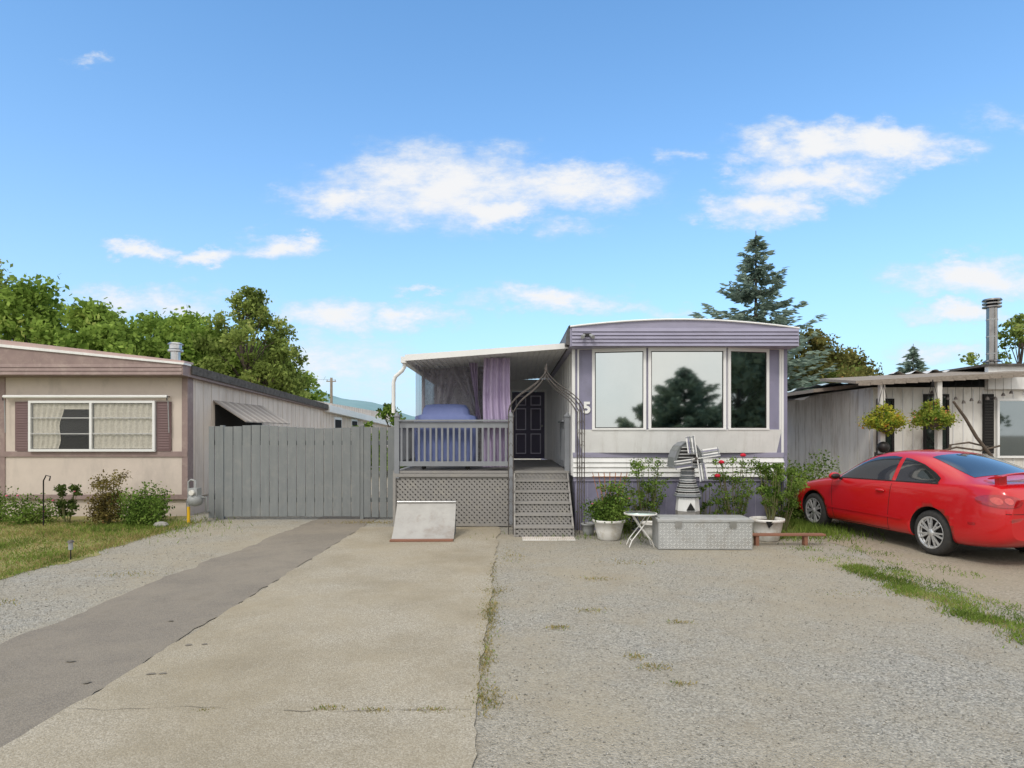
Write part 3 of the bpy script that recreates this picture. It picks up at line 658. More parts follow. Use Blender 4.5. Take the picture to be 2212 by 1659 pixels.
G=thing('gas_meter',(-6.15,11.95,0),'grey gas meter on a yellow and grey riser pipe','gas meter')
q=MB();q.lathe((-6.12,11.9,.45),[(.0,-.13),(.1,-.12),(.125,-.03),(.125,.08),(.09,.13),(.0,.14)],M_greypl,16,axis='y')
q.box(-6.2,-6.04,11.8,11.98,.5,.68,M_greypl);q.lathe((-6.12,11.76,.6),[(.05,-.02),(.05,.03)],M_plastic,14,axis='y')
part('meter_body',q,G)
q=MB();q.tube([(-6.25,11.9,0.0),(-6.25,11.9,.32)],.03,M_yellow);q.tube([(-6.25,11.9,.32),(-6.25,11.9,.8),(-6.2,11.9,.84),(-6.12,11.9,.82),(-6.12,11.9,.66)],.02,M_greypl)
q.tube([(-6.0,11.9,.5),(-5.94,11.95,.5),(-5.94,11.95,.2),(-6.2,12.6,.15)],.018,M_greypl);part('pipe',q,G)

# ---------------------------------------------------------------- gate fence
G=thing('board_gate',(-4.4,12.4,0),'tall grey painted vertical board gate across the driveway','gate')
q=MB()
nb=15
for i in range(nb):
    a=-5.79+i*(2.74/nb);h=1.87+.03*math.sin(i*.45)+random.uniform(-.006,.006);q.box(a,a+2.74/nb-.012,12.385+random.uniform(0,.005),12.41,.06+random.uniform(0,.01),h,M_fence)
part('gate_panel',q,G,bevel=.003)
q=MB();q.box(-5.78,-3.08,12.412,12.45,.35,.44,M_fence);q.box(-5.78,-3.08,12.412,12.45,1.5,1.59,M_fence)
part('gate_rail',q,G)
q=MB()
for a in (-2.98,-2.82,-2.66,-2.5): q.box(a,a+.135,12.39,12.415,.05,1.86,M_fence)
q.box(-2.99,-2.36,12.417,12.45,.35,.44,M_fence);q.box(-2.99,-2.36,12.417,12.45,1.5,1.59,M_fence)
part('narrow_gate_panel',q,G,bevel=.003)
for a in (-5.88,-3.06):
    q=MB();q.box(a,a+.07,12.40,12.49,0,1.9,M_fence);part('post',q,G,bevel=.003)
G=thing('board_fence',(-6.2,12.45,0),'short grey board fence panel beside the gate','fence')
q=MB()
for a in (-6.12,-5.99): q.box(a,a+.11,12.42,12.45,.03,1.88,M_fence)
q.box(-6.14,-5.88,12.46,12.5,1.5,1.6,M_fence);q.box(-6.14,-5.88,12.46,12.5,.4,.5,M_fence)
part('boards',q,G,bevel=.003)

# ---------------------------------------------------------------- ramp
G=thing('skate_ramp',(-1.45,10.3,0),'small weathered grey skate ramp with curved face and reddish lip','ramp',rot=R(1.5))
prof=[(-.42+.62*u,.02+.52*(u**1.55)) for u in [i/10 for i in range(11)]]
for x0_,x1_ in ((-.49,-.46),(.46,.49)):
    q=MB();q.prism([(x0_,y,z) for y,z in prof]+[(x0_,.32,.54),(x0_,.36,0),(x0_,-.42,0)],(x1_-x0_,0,0),M_fence);part('side_panel',q,G,local=True)
q=MB();q.grid(lambda u,v:(-.5+u,-.44+.64*v,.026+.525*(v**1.55)),2,14,M_ply);q.box(-.5,.5,.2,.34,.535,.56,M_ply)
q.tube([(-.5,.195,.562),(.5,.195,.562)],.022,M_steel);q.box(-.46,.46,.33,.345,.0,.53,M_ply);part('ramp_face',q,G,local=True)
q=MB();q.box(-.5,.5,-.56,-.43,.016,.04,M_wood);part('ramp_lip',q,G,local=True)
G=thing('doormat',(.6,10.05,0),'pale woven doormat on the ground below the steps','doormat')
q=MB();q.box(.17,1.02,9.9,10.2,.004,.02,M_plastic)
for i in range(28): q.box(.18+i*.03,.195+i*.03,9.91,10.19,.02,.025,M_cream)
part('mat',q,G)

# ---------------------------------------------------------------- toolbox
G=thing('truck_toolbox',(2.87,9.35,0),'aluminium diamond plate truck toolbox sitting on the gravel','toolbox',rot=R(-1.5))
q=MB();q.box(-.69,.69,-.23,.23,0.01,.41,M_alum)
for i in range(27):
    for j in range(8):
        x=-.66+i*.0505;z=.04+j*.048;sgn=1 if (i+j)%2 else -1
        a=Vector((.015,0,.013*sgn));q.obox((x+.005,-.232,z),a,(0,.002,0),Vector((-.003*sgn,0,.0035)),M_alumr)
part('box',q,G,local=True)
q=MB();q.box(-.705,.705,-.245,.245,.413,.455,M_alum);q.box(-.66,.66,-.2,.2,.455,.468,M_alum);part('lid',q,G,local=True,bevel=.004)
for x in (-.4,.4):
    q=MB();q.box(x-.05,x+.05,-.255,-.246,.33,.43,M_steel);part('latch',q,G,local=True)

# side table
G=thing('side_table',(1.97,9.45,0),'round glass topped folding side table with white metal legs','table')
q=MB();q.lathe((1.97,9.45,.5),[(.0,-.004),(.235,-.004),(.235,.004),(.0,.004)],M_glasst,32,cap=False);q.lathe((1.97,9.45,.5),[(.236,-.012),(.25,-.012),(.252,.008),(.236,.008)],M_plastic,32,cap=False)
part('table_top',q,G)
for dy,sg in ((-.11,1),(.11,1),(-.09,-1),(.09,-1)):
    q=MB();q.tube([(1.97-sg*.19,9.45+dy,.0),(1.97-sg*.15,9.45+dy,.1),(1.97,9.45+dy,.29),(1.97+sg*.13,9.45+dy,.49)],.009,M_plastic);part('leg',q,G)
for z,x in ((.1,-.15),(.1,.15)):
    q=MB();q.tube([(1.97+x,9.34,z),(1.97+x,9.56,z)],.007,M_plastic);part('brace',q,G)

def pot(x,y,r,h,label,m=M_plastic):
    G=thing('plant_pot',(x,y,0),label,'plant pot');q=MB()
    q.lathe((x,y,0),[(r*.62,0.0),(r*.72,.02),(r*.85,h*.45),(r*.97,h*.86),(r*1.06,h*.87),(r*1.08,h),(r*.98,h),(r*.95,h*.85)],m,28,cap=True);part('pot_body',q,G)
    q=MB();q.lathe((x,y,0),[(.001,h*.88),(r*.94,h*.88)],M_bark,20,cap=False);part('soil',q,G);return G
pot(1.58,10.05,.25,.33,'round white plastic planter holding a leafy bush')
bush(1.58,10.05,.28,.85,.62,L_bush,'dense green leafy bush growing in a white planter',4600,.04,nfl=2,fl=(M_pink,.018),stems=14)
pot(2.3,10.2,.16,.26,'small white pot behind the side table')
PG=pot(4.12,9.95,.25,.36,'white planter with a dark notch in its rim')
q=MB();q.prism([(4.0,9.70,.34),(4.14,9.695,.34),(4.05,9.715,.23)],(0,-.012,0),M_dark);part('notch',q,PG)
pot(1.3,10.5,.12,.2,'small grey pot beside the wall',M_greypl)
bush(4.22,10.05,.31,.65,.95,L_bush,'tall green plant growing in white planter',2300,.04,stems=14,sparse=True)
G=thing('garden_trellis',(1.75,10.7,0),'small fan shaped orange wooden trellis in the flower bed','trellis')
q=MB()
for i in range(-3,4): q.beam((1.7+i*.02,10.7,.0),(1.7+i*.1,10.7,1.05),.014,.01,M_rust)
for z in (.78,.98): q.beam((1.7-.32*z,10.69,z),(1.7+.32*z,10.69,z),.014,.01,M_rust)
part('slats',q,G)

# windmill
WX,WY=2.95,10.35
G=thing('windmill_ornament',(WX,WY,0),'weathered grey and white wooden lawn windmill with slatted blades','windmill')
def hexr(z,r,n=8): return [(WX+r*math.cos(2*math.pi*(i+.5)/n),WY+r*math.sin(2*math.pi*(i+.5)/n),z) for i in range(n)]
q=MB();q.loft([hexr(0.0,.19),hexr(.44,.2)],M_deck,True,False);part('stand',q,G)
q=MB();q.loft([hexr(.44,.2),hexr(.66,.18)],M_white,True,False)
q.loft([hexr(.68,.23),hexr(.7,.23)],M_rail,True,False)
for i in range(6):
    z=.7+i*.037;q.loft([hexr(z,.215-i*.013),hexr(z+.03,.205-i*.013)],M_fence if i%2==0 else M_black,True,False)
    q.loft([hexr(z+.03,.208-i*.013),hexr(z+.035,.206-i*.013)],M_white,True,False)
q.loft([hexr(.9,.12),hexr(1.2,.11)],M_rail,True,False)
for i in range(7):
    z=.95+i*.038;q.loft([hexr(z,.14-i*.003),hexr(z+.012,.138-i*.003)],M_fence if i%2 else M_whitec,True,False)
q.prism([(WX-.07,WY-.215,.46),(WX+.07,WY-.215,.46),(WX,WY-.2,.58)],(0,.03,0),M_dark)
part('tower',q,G)
q=MB();rs=[]
for i in range(11):
    t=math.pi*i/10;rs.append((WX-.04+.24*math.cos(t),1.19+.4*math.sin(t)**.9))
for i in range(10):
    a,b_=rs[i],rs[i+1];q.beam((a[0],WY,a[1]),(b_[0],WY,b_[1]),.4,.018,M_fence if i%2 else M_rail,side=Vector((a[0]+b_[0]-2*WX,0,a[1]+b_[1]-2.38)).normalized())
q.prism([(a[0],WY-.18,a[1]-.01) for a in rs],(0,.36,0),M_fence);q.box(WX-.3,WX+.22,WY-.21,WY+.21,1.165,1.19,M_rail)
for i in range(6): q.box(WX-.23+i*.018,WX+.15-i*.018,WY-.19,WY-.18,1.22+i*.055,1.228+i*.055,M_white)
for i in range(5): q.box(WX-.24+i*.018,WX+.16-i*.018,WY-.192,WY-.18,1.237+i*.055,1.265+i*.055,M_black)
part('cap',q,G)
q=MB();q.cyl((WX+.06,WY-.3,1.32),(WX+.06,WY-.17,1.32),.022,M_bronze);part('axle',q,G)
c=Vector((WX+.08,WY-.28,1.32))
for k in range(4):
    ang=R(8+90*k);u=Vector((math.cos(ang),0,math.sin(ang)));v=Vector((-math.sin(ang),.2,math.cos(ang))).normalized()
    q=MB();q.beam(c,c+u*.38,.016,.012,M_white,side=(0,1,0));
    for j,m_ in enumerate((M_rail,M_whitec,M_fence,M_purple,M_whitec)):
        q.obox(c+u*.23+v*(.018+.027*j),u*.145,v*.0095,u.cross(v)*.004,m_)
    for s_ in (.1,.36): q.obox(c+u*s_+v*.07,u*.007,v*.07,u.cross(v)*.008,M_rail)
    part('blade',q,G)

G=thing('wooden_plank',(4.3,9.5,0),'low brown plank resting on small wooden blocks','plank')
q=MB();q.box(3.62,4.82,9.45,9.58,.15,.18,M_wood);part('plank_board',q,G,bevel=.004)
for x in (3.75,4.5):
    q=MB();q.box(x,x+.05,9.47,9.56,0,.15,M_wood);part('leg',q,G)

bush(2.3,10.55,0,.85,1.35,L_bush,'tall sparse rose bush beside the home',2600,.036,stems=24,sparse=True,name='rose_bush')
bush(3.8,10.5,0,.95,1.35,L_bush,'rose bush with red blooms in front of skirting',2300,.036,stems=24,sparse=True,name='rose_bush',nfl=3,fl=(M_rosered,.055),fz=[(3.5,10.3,1.25),(3.92,10.45,1.36),(3.45,10.35,1.02)])
bush(3.35,10.55,0,.5,.9,L_bush,'slender green rose canes behind windmill',800,.036,stems=10,sparse=True,name='rose_bush')
bush(4.75,10.8,0,.8,1.2,L_bush,'leafy green shrub at corner of the home',2600,.04,stems=18,sparse=True)
bush(5.35,12.2,0,1.3,1.0,L_bush,'dense green shrub beside red car',5500,.055,stems=22)
bush(6.2,13.4,0,1.5,1.15,L_bush,'dense green shrub behind red car',5500,.055,stems=22)
bush(2.0,10.7,0,.5,.6,L_dark,'low dark green plant at base of the wall',500,.05)
bush(-7.7,11.7,0,.95,1.0,L_redb,'bronze and green leafed rounded shrub by lawn',3800,.042,stems=18)
bush(-6.95,11.6,0,.95,.62,L_bush,'bright green low shrub near gas meter',3600,.045,stems=16)
bush(-7.2,12.2,0,.8,.75,L_bush,'green shrub against the cream home',2200,.05,stems=14)
bush(-8.6,11.9,0,.7,.8,L_dark,'dark leafed plant with drooping flowers',1300,.05,stems=10,sparse=True,nfl=2,fl=(M_pink,.02))
bush(-9.3,11.9,0,1.2,.5,L_bush,'low flower bed plant with pink blooms',2600,.042,nfl=5,fl=(M_pink,.025),stems=16)
bush(-10.2,12.0,0,1.1,.55,L_bush,'low garden plant with red blooms along home',2400,.042,nfl=4,fl=(M_rosered,.025),stems=16)
G=thing('garden_light',(-6.02,8.4,0),'small solar stake light at the lawn edge','garden light')
q=MB();q.cyl((-6.02,8.4,0),(-6.02,8.4,.14),.008,M_black);q.cyl((-6.02,8.4,.14),(-6.02,8.4,.24),.028,M_greypl);q.cyl((-6.02,8.4,.24),(-6.02,8.4,.265),.045,M_bronze,.03);part('lamp_stake',q,G)
G=thing('garden_stone',(-6.5,11.4,0),'grey weathered rock at edge of bed','stone')
q=MB();q.loft([[(-6.5+r_*math.cos(a)*(1+.2*math.sin(a*2.3)),11.4+r_*.8*math.sin(a)*(1+.2*math.cos(a*3)),z) for a in [i*math.pi/6 for i in range(12)]] for z,r_ in ((0,.1),(.04,.12),(.08,.09),(.1,.04))],M_deck,True,False);part('stone_body',q,G)
G=thing('plant_stake',(-8.75,11.5,0),'dark thin metal plant stake with curled top','plant stake')
q=MB();q.tube([(-8.75,11.5,0),(-8.75,11.5,.85),(-8.7,11.5,.95),(-8.62,11.5,.93),(-8.64,11.5,.85)],.012,M_black,6);part('stake',q,G)

# ---------------------------------------------------------------- right neighbour
HR=thing('mobile_home',(9.5,13.5,0),'weathered white neighbouring home with worn shingle roof','house')
q=MB();q.box(7.9,16,13.5,22,0,2.75,M_wboard)
for i in range(19): q.box(7.9+i*.22,7.912+i*.22,13.485,13.5,.1,2.7,M_side)
for i in range(50):
    y=13.6+i*.16;q.box(7.885+random.uniform(-.004,.004),7.9,y,y+.15,0.0,2.72-random.random()*.04,M_wboard)
q.box(10.35,16,13.38,13.484,2.7,3.2,M_white)
part('wall',q,HR)
q=MB();q.prism([(7.2,12.9,2.78),(10.9,12.9,2.98),(10.9,12.9,3.04),(7.2,12.9,2.84)],(0,1.5,.18),M_shingle)
q.prism([(7.05,14.4,2.7),(10.9,14.4,3.15),(10.9,14.4,3.22),(7.05,14.4,2.78)],(0,5.5,0),M_shingle)
for i in range(14): q.box(7.25+i*.25,7.49+i*.25,12.88,12.9,2.74+i*.0135,2.79+i*.0135,M_shingle)
q.box(10.3,16,13.3,22,3.2,3.25,M_roofdark)
part('roof',q,HR)
q=MB();q.grid(lambda u,v:(7.3+u*2.2,14.5+v*2,2.86+u*.26+.025*math.sin(u*17+v*5)+.02*math.sin(v*13)+.03*random.random()),26,8,M_tarp)
q.grid(lambda u,v:(6.9+u*1.0-.2*v,14.6+v*3,2.88-.35*(1-u)+.04*math.sin(u*7+v*9)),10,8,M_roofdark)
q.grid(lambda u,v:(8.8+u*1.3,14.2+v*1.2,3.1+.08*u+.05*math.sin(u*19)*math.sin(v*7+1)+.03*random.random()),22,8,M_plastic);part('roof_tarp',q,HR)
q=MB();q.cyl((11.3,14.5,3.2),(11.3,14.5,3.32),.26,M_flue,.17,20);q.cyl((11.3,14.5,3.32),(11.3,14.5,4.72),.11,M_flue,n=20)
for z in (3.6,4.0,4.4): q.cyl((11.3,14.5,z),(11.3,14.5,z+.03),.117,M_greypl,n=20)
q.cyl((11.3,14.5,3.42),(11.3,14.5,3.47),.2,M_flue,.13,20)
for z in (4.7,4.78): q.cyl((11.3,14.5,z),(11.3,14.5,z+.03),.19,M_flue,n=20)
q.cyl((11.3,14.5,4.86),(11.3,14.5,4.9),.2,M_flue,.18,20);q.cyl((11.3,14.5,4.72),(11.3,14.5,4.86),.11,M_dark,n=16)
part('chimney',q,HR)
def win(x0,x1,z0,z1,y,HRp,fr=M_whitec,gl=M_glass):
    q=MB();q.box(x0,x0+.05,y-.04,y,z0,z1,fr);q.box(x1-.05,x1,y-.04,y,z0,z1,fr);q.box(x0+.05,x1-.05,y-.04,y,z1-.05,z1,fr);q.box(x0+.05,x1-.05,y-.04,y,z0,z0+.05,fr)
    q.box((x0+x1)/2-.02,(x0+x1)/2+.02,y-.035,y,z0+.05,z1-.05,fr)
    o=part('window',q,HRp);g_=MB();g_.box(x0+.05,x1-.05,y-.02,y-.004,z0+.05,z1-.05,gl);part('pane',g_,o)
win(7.98,8.35,1.3,2.5,13.485,HR,M_dark,M_carglass);win(9.0,9.55,1.2,2.6,13.485,HR,M_dark,M_carglass);win(10.6,12.6,1.2,2.5,13.484,HR,M_whitec,M_glassdk)
q=MB();q.box(10.3,10.52,13.44,13.484,1.3,2.6,M_dark)
for i in range(20): q.box(10.32,10.5,13.43,13.44,1.33+i*.062,1.36+i*.062,M_black)
part('shutter',q,HR)
for x in (7.75,8.95):
    q=MB();q.box(x,x+.1,12.95,13.05,0,2.85,M_wboard);part('post',q,HR)
for i in range(11):
    q=MB();x=9.0+i*.17;z=2.66-.2*math.sin(i*math.pi/10)*(.8 if i%2 else 1.1);q.tube([(x,13.2,2.95),(x,13.2,z)],.003,M_black,4);q.lathe((x,13.2,z-.07),[(.038,0),(.035,.02),(.022,.055),(.005,.07)],M_bronze,8)
    part('hanging_bell',q,HR)
G=thing('log_arbor',(9.5,12.8,0),'rustic crossed log arbor beside neighbouring home','arbor')
q=MB();q.tube([(9.1,12.7,2.4),(9.35,12.7,2.05),(9.6,12.72,1.65),(9.9,12.7,1.25),(10.0,12.7,0)],[.025,.03,.035,.035,.035],M_bark)
q.tube([(9.9,12.8,1.45),(9.5,12.8,1.55),(9.1,12.78,1.5),(8.8,12.8,0)],[.015,.02,.025,.03],M_bark)
q.tube([(8.8,12.75,1.35),(9.2,12.75,1.45),(9.7,12.75,1.38),(10.1,12.75,1.48)],.02,M_bark);part('logs',q,G)
for (x,z,fm,lb) in ((7.75,1.98,L_flower,'hanging basket overflowing with yellow and red flowers'),(8.78,2.08,L_flower2,'hanging basket with trailing green leaves and orange pink flowers')):
    y=12.85;G=thing('hanging_basket',(x,y,z),lb,'hanging basket','hanging flower baskets')
    q=MB();q.lathe((x,y,z-.22),[(.02,0),(.12,.03),(.2,.16),(.22,.2)],M_bark,16)
    for a in range(3): q.tube([(x+.2*math.cos(a*2.1),y+.2*math.sin(a*2.1),z),(x,y,z+.78)],.006,M_black,5)
    part('basket',q,G)
    rr=random.Random(int(x*10))
    cl=[(x+.28*math.cos(a)*rr.uniform(.7,1.15),y+.24*math.sin(a),z+rr.uniform(-.12,.1),rr.uniform(.13,.19)) for a in np.arange(0,6.3,.5)]+[(x,y,z+.15,.24),(x+.05,y,z+.28,.12),(x-.1,y,z+.26,.1),(x+.1,y,z-.2,.12)]
    V,F=leafquads(clumpcloud(cl,3800),.05);npobj('flowers',V,F,[fm],G)
G=thing('plant_stand',(7.75,12.85,0),'dark iron plant stand below hanging basket','plant stand')
q=MB()
for dx in (-.17,.17): q.tube([(7.75+dx,12.85,0),(7.75+dx,12.85,1.35)],.02,M_black)
for z in (1.0,1.3): q.tube([(7.58,12.85,z),(7.92,12.85,z)],.02,M_black)
q.ell((7.75,12.85,1.45),.12,.12,.12,M_black);part('frame',q,G)

# ---------------------------------------------------------------- trees behind
conifer(9.9,25,10.0,8.2,L_spruce,'tall blue spruce rising behind the mobile home',n=46,seed=3,tw=13,nl=.27,pw=.8,dr=.18)
conifer(21.5,33,6.6,4.4,L_spruce,'small blue spruce behind neighbouring home',n=30,seed=5,tw=10,nl=.3)
tl='leafy green maple tree behind the cream home'
for i,(x,y,h,w_,m_,n) in enumerate([(-26.8,31,10.8,6.5,L_birch,13000),(-22.5,29,9.0,8,L_left,20000),(-25,26,7.8,7,L_left,15000),(-19,28,7.9,7.5,L_left,19000),(-16.4,31,7.9,7,L_left,19000),(-14.2,29,7.0,5.5,L_left,14000),(-17.5,26,6.4,6,L_left,14000),(-20.5,35,8.8,8,L_left,13000),(-12.8,32,6.6,6,L_left,14000),(-15,36,7.5,7,L_birch,10000)]):
    tree(x,y,h,w_,m_,tl if m_ is L_left else 'yellow green birch tree behind the cream home',n,.26,cb=.08,ncl=56,seed=i,crad=.17)
tree(-12.1,28.5,8.9,5.2,L_birch,'tall feathery birch tree with yellowing leaves',24000,.17,cb=.1,ncl=110,seed=11,crad=.085,name='birch_tree')
tree(-10.7,28,5.8,3.6,L_birch,'smaller birch beside the tall birch tree',11000,.17,cb=.1,ncl=56,seed=12,crad=.11,name='birch_tree')
tree(-5.2,26,3.0,3.5,L_left,'low green tree behind the porch',3500,.15,cb=.1,ncl=20,seed=15)
tree(-9.0,45,4.0,5,L_dark,'distant dark green tree beyond the homes',3000,.25,cb=.05,seed=16)
tree(13.2,27,6.5,5.2,L_autumn,'olive brown leafed tree behind the home',17000,.18,cb=.1,ncl=60,seed=21,crad=.15)
tree(16.8,31,6.0,6,L_autumn,'low olive brown tree behind neighbouring home',12000,.2,cb=.05,ncl=48,seed=22)
tree(14.9,29,5.6,5.5,L_birch,'low yellow green tree behind neighbouring home',11000,.18,cb=.05,ncl=48,seed=23)
tree(20.0,35,5.6,5,L_autumn,'reddish brown tree beyond the roof',7500,.2,cb=.05,seed=24)
tree(20.6,25,6.8,5,L_birch,'thin leafed tree beside chimney',9500,.16,cb=.1,ncl=60,seed=25,crad=.09)
# street side trees mirrored in the windows
conifer(13.6,-27,7.2,11.5,L_con,'broad green conifer across the road',n=32,seed=9,tw=9,nl=.5,name='fir_tree',dr=.12)
for i,(x,y,h,w_) in enumerate([(15,-2.5,7.5,7),(19,-5,8,8),(23,-9,9,9),(13,-6.5,5.5,5),(17,-9,7,7),(-3,-26,4.3,6),(3,-32,3.6,7),(18,-27,5.4,9),(9,-29,4.8,8),(-11,-28,5,7)]):
    tree(x,y,h,w_,L_street,'green tree across the road',4500,.4,cb=.05,ncl=34,seed=40+i,crad=.17)
G=thing('utility_pole',(-13.2,45,0),'weathered wooden utility pole with crossarm','utility pole')
q=MB();q.cyl((-13.2,45,0),(-13.2,45,5.9),.12,M_pole,.09,10);part('pole_shaft',q,G)
q=MB();q.box(-13.55,-12.85,44.93,45.0,5.6,5.67,M_pole)
for x in (-13.5,-12.9): q.cyl((x,44.96,5.67),(x,44.96,5.76),.03,M_greypl)
part('crossarm',q,G)
for x in (-13.5,-12.9):
    q=MB();q.tube([(x-30+i*3,44.96,5.76+.4*((i-10)/10)**2) for i in range(11)],.008,M_black,4);part('wire',q,G)

# ---------------------------------------------------------------- car
hd=math.atan2(2.6,-.39)
C=thing('parked_car',(6.57,10.15,0),'shiny red two door coupe parked on dirt driveway','car',rot=hd)
stn=[
(2.2,.34,.44,.50,(.36,.57),(.22,.60),.605),(2.15,.26,.63,.57,(.54,.65),(.36,.69),.70),(2.02,.21,.78,.64,(.67,.72),(.45,.765),.775),
(1.75,.19,.84,.72,(.75,.80),(.52,.85),.865),(1.31,.19,.86,.785,(.78,.875),(.55,.935),.955),(.95,.19,.86,.83,(.79,.93),(.58,.98),1.01),
(.72,.19,.86,.85,(.79,.945),(.66,1.04),1.11),(.42,.19,.86,.855,(.79,.955),(.63,1.24),1.305),(.08,.19,.86,.865,(.79,.97),(.58,1.4),1.44),
(-.35,.19,.86,.88,(.79,.985),(.56,1.45),1.49),(-.8,.19,.86,.895,(.79,1.0),(.57,1.425),1.475),(-1.15,.19,.865,.91,(.79,1.015),(.59,1.33),1.395),
(-1.5,.19,.865,.925,(.78,1.035),(.61,1.2),1.27),(-1.8,.2,.86,.935,(.77,1.05),(.64,1.105),1.145),(-2.0,.22,.85,.94,(.75,1.055),(.6,1.085),1.105),
(-2.2,.25,.81,.93,(.71,1.035),(.56,1.065),1.08),(-2.31,.3,.76,.88,(.66,.99),(.48,1.02),1.03),(-2.37,.36,.68,.78,(.59,.88),(.36,.9),.9)]
mb=MB();rings=[]
for (x,zb,wm,zs,be,ro,tp) in stn:
    hp=[(0,zb),(wm*.55,zb),(wm*.93,zb+.01),(wm*.985,zb+.13),(wm,.5 if zb<.3 else (zb+zs)/2),(wm*.985,zs-.05),(be[0]+.035,be[1]-.035),be,((be[0]+ro[0])/2+.015,(be[1]+ro[1])/2),ro,(ro[0]*.55,ro[1]*.35+tp*.65),(0,tp)]
    rings.append([(x,y,z) for y,z in hp]+[(x,-y,z) for y,z in hp[-2:0:-1]])
mb.loft(rings,M_red)
body=part('body',mb,C,local=True)
sub=body.modifiers.new('s','SUBSURF');sub.levels=2;sub.render_levels=2
cut=MB()
for x in (1.31,-1.31):
    for sg in (1,-1): cut.cyl((x,sg*.58,.325),(x,sg*1.1,.325),.365,M_dark,n=48)
co=part('cutter',cut,C,local=True)
bo=body.modifiers.new('b','BOOLEAN');bo.object=co;bo.operation='DIFFERENCE';bo.solver='EXACT'
bpy.context.view_layer.update();dg=bpy.context.evaluated_depsgraph_get()
nm=bpy.data.meshes.new_from_object(body.evaluated_get(dg));body.modifiers.clear();body.data=nm
bpy.data.objects.remove(co)
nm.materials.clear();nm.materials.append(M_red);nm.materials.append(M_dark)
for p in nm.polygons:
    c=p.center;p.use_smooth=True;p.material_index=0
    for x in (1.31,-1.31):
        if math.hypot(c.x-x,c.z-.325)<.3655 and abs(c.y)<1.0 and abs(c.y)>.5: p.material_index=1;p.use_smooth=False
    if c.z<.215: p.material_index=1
bmx=bmesh.new();bmx.from_mesh(nm);bvh=BVHTree.FromBMesh(bmx)
def panel(name,fn,nu,nv,d,m,off=.004,parent=body):
    d=Vector(d).normalized();q=MB()
    def g_(u,v):
        o=Vector(fn(u,v));h=bvh.ray_cast(o-d*1.5,d)
        if h[0] is None: return tuple(o)
        nn=h[1] if h[1].dot(d)<0 else -h[1]
        return tuple(h[0]+nn*off)
    q.grid(g_,nu,nv,m);return part(name,q,parent,local=True,recalc=False)
def ip(xs,zs,x): return float(np.interp(x,xs,zs))
topx=[-1.42,-1.25,-1.0,-.7,-.35,0,.3,.5,.68];topz=[1.07,1.165,1.27,1.345,1.375,1.345,1.235,1.12,1.0]
def disc(u,v):
    a=u*2-1;b_=v*2-1;return a*math.sqrt(1-b_*b_/2),b_*math.sqrt(1-a*a/2)
def lowz(x): return .98+.022*(.6-x)
for sg in (1,-1):
    for a,b_ in ((-.52,.66),(-1.38,-.60)):
        panel('window',lambda u,v,a=a,b_=b_:(a+(b_-a)*u,sg*1.0,lowz(a+(b_-a)*u)*(1-v)+ip(topx,topz,a+(b_-a)*u)*v),26,10,(0,-sg,0),M_carglass,.003)
    for x in (.82,-.56):
        panel('door_seam',lambda u,v,x=x:(x+(u-.5)*.009-.06*(1-v)*(1 if x>0 else -1),sg,.26+v*.7),1,24,(0,-sg,0),M_dark,.002)
    panel('door_seam',lambda u,v:(-.5+1.26*u,sg,.25+.008*v),24,1,(0,-sg,0),M_dark,.002)
    panel('side_moulding',lambda u,v:(-.8+1.7*u,sg,.44+.035*v),24,1,(0,-sg,0),M_red,.012)
    panel('window_trim',lambda u,v:(-1.4+2.1*u,sg,lowz(-1.4+2.1*u)-.016+.014*v),40,1,(0,-sg,0),M_dark,.004)
    q=MB();q.ell((-.36,sg*.865,.84),.095,.018,.022,M_red);part('door_handle',q,body,local=True)
    q=MB();q.ell((.6,sg*.94,1.0),.075,.1,.065,M_red,14,9);q.ell((.575,sg*.945,1.0),.06,.085,.052,M_black,14,9);q.tube([(.6,sg*.8,.95),(.6,sg*.88,.98)],.022,M_black);part('wing_mirror',q,body,local=True)
    def lamp(cx,cy,cz,rx,rz):
        def f_(u,v):
            a,b_=disc(u,v);return (cx-a*rx*.62,sg*(cy-rx*.78*a),cz+b_*rz*(1-.25*(1-a)*.5)-.012*a)
        return f_
    dd=(.78,-sg*.62,0)
    panel('tail_lamp',lamp(-2.22,.70,.86,.23,.088),24,12,dd,M_tail,.012)
    panel('lamp_reflector',lamp(-2.2,.72,.862,.06,.05),10,8,dd,M_tail2,.018)
    panel('lamp_reflector',lamp(-2.26,.62,.862,.045,.045),10,8,dd,M_tail2,.018)
    def hl_(u,v):
        a,b_=disc(u,v);return (1.97+a*.17,sg*(.68-.14*a),.655+b_*.07)
    panel('headlight',hl_,16,8,(-.5,-sg*.86,0),M_glasst,.006)
    panel('side_marker',lambda u,v:(-2.02+.1*u,sg,.53+.03*v),4,2,(0,-sg,0),M_tail,.006)
panel('rear_window',lambda u,v:(-.98-.78*v,(u*2-1)*(.5+.08*v),1.3),22,14,(0,0,-1),M_carglass,.004)
panel('windscreen',lambda u,v:(.08+.78*v-.12*abs(2*u-1)**2,(u*2-1)*(.5+.16*v),1.3),22,14,(0,0,-1),M_carglass,.004)
panel('licence_plate',lambda u,v:(-2.4,-.16+.32*u,.62+.13*v),6,4,(1,0,0),M_plastic,.006)
panel('bumper_seam',lambda u,v:(-2.35,-.72+1.44*u,.70+.007*v),30,1,(1,0,0),M_dark,.002)
q=MB();q.loft([[(-2.13+.11*math.cos(t),y,1.2+.016*math.sin(t)-.02*math.cos(t)-.05*(abs(y)/.66)**4) for t in [2*math.pi*i/12 for i in range(12)]] for y in np.linspace(-.66,.66,17)],M_red)
for sg in (-1,1): q.beam((-2.12,sg*.56,1.03),(-2.12,sg*.57,1.18),.06,.12,M_red)
part('spoiler',q,body,local=True)
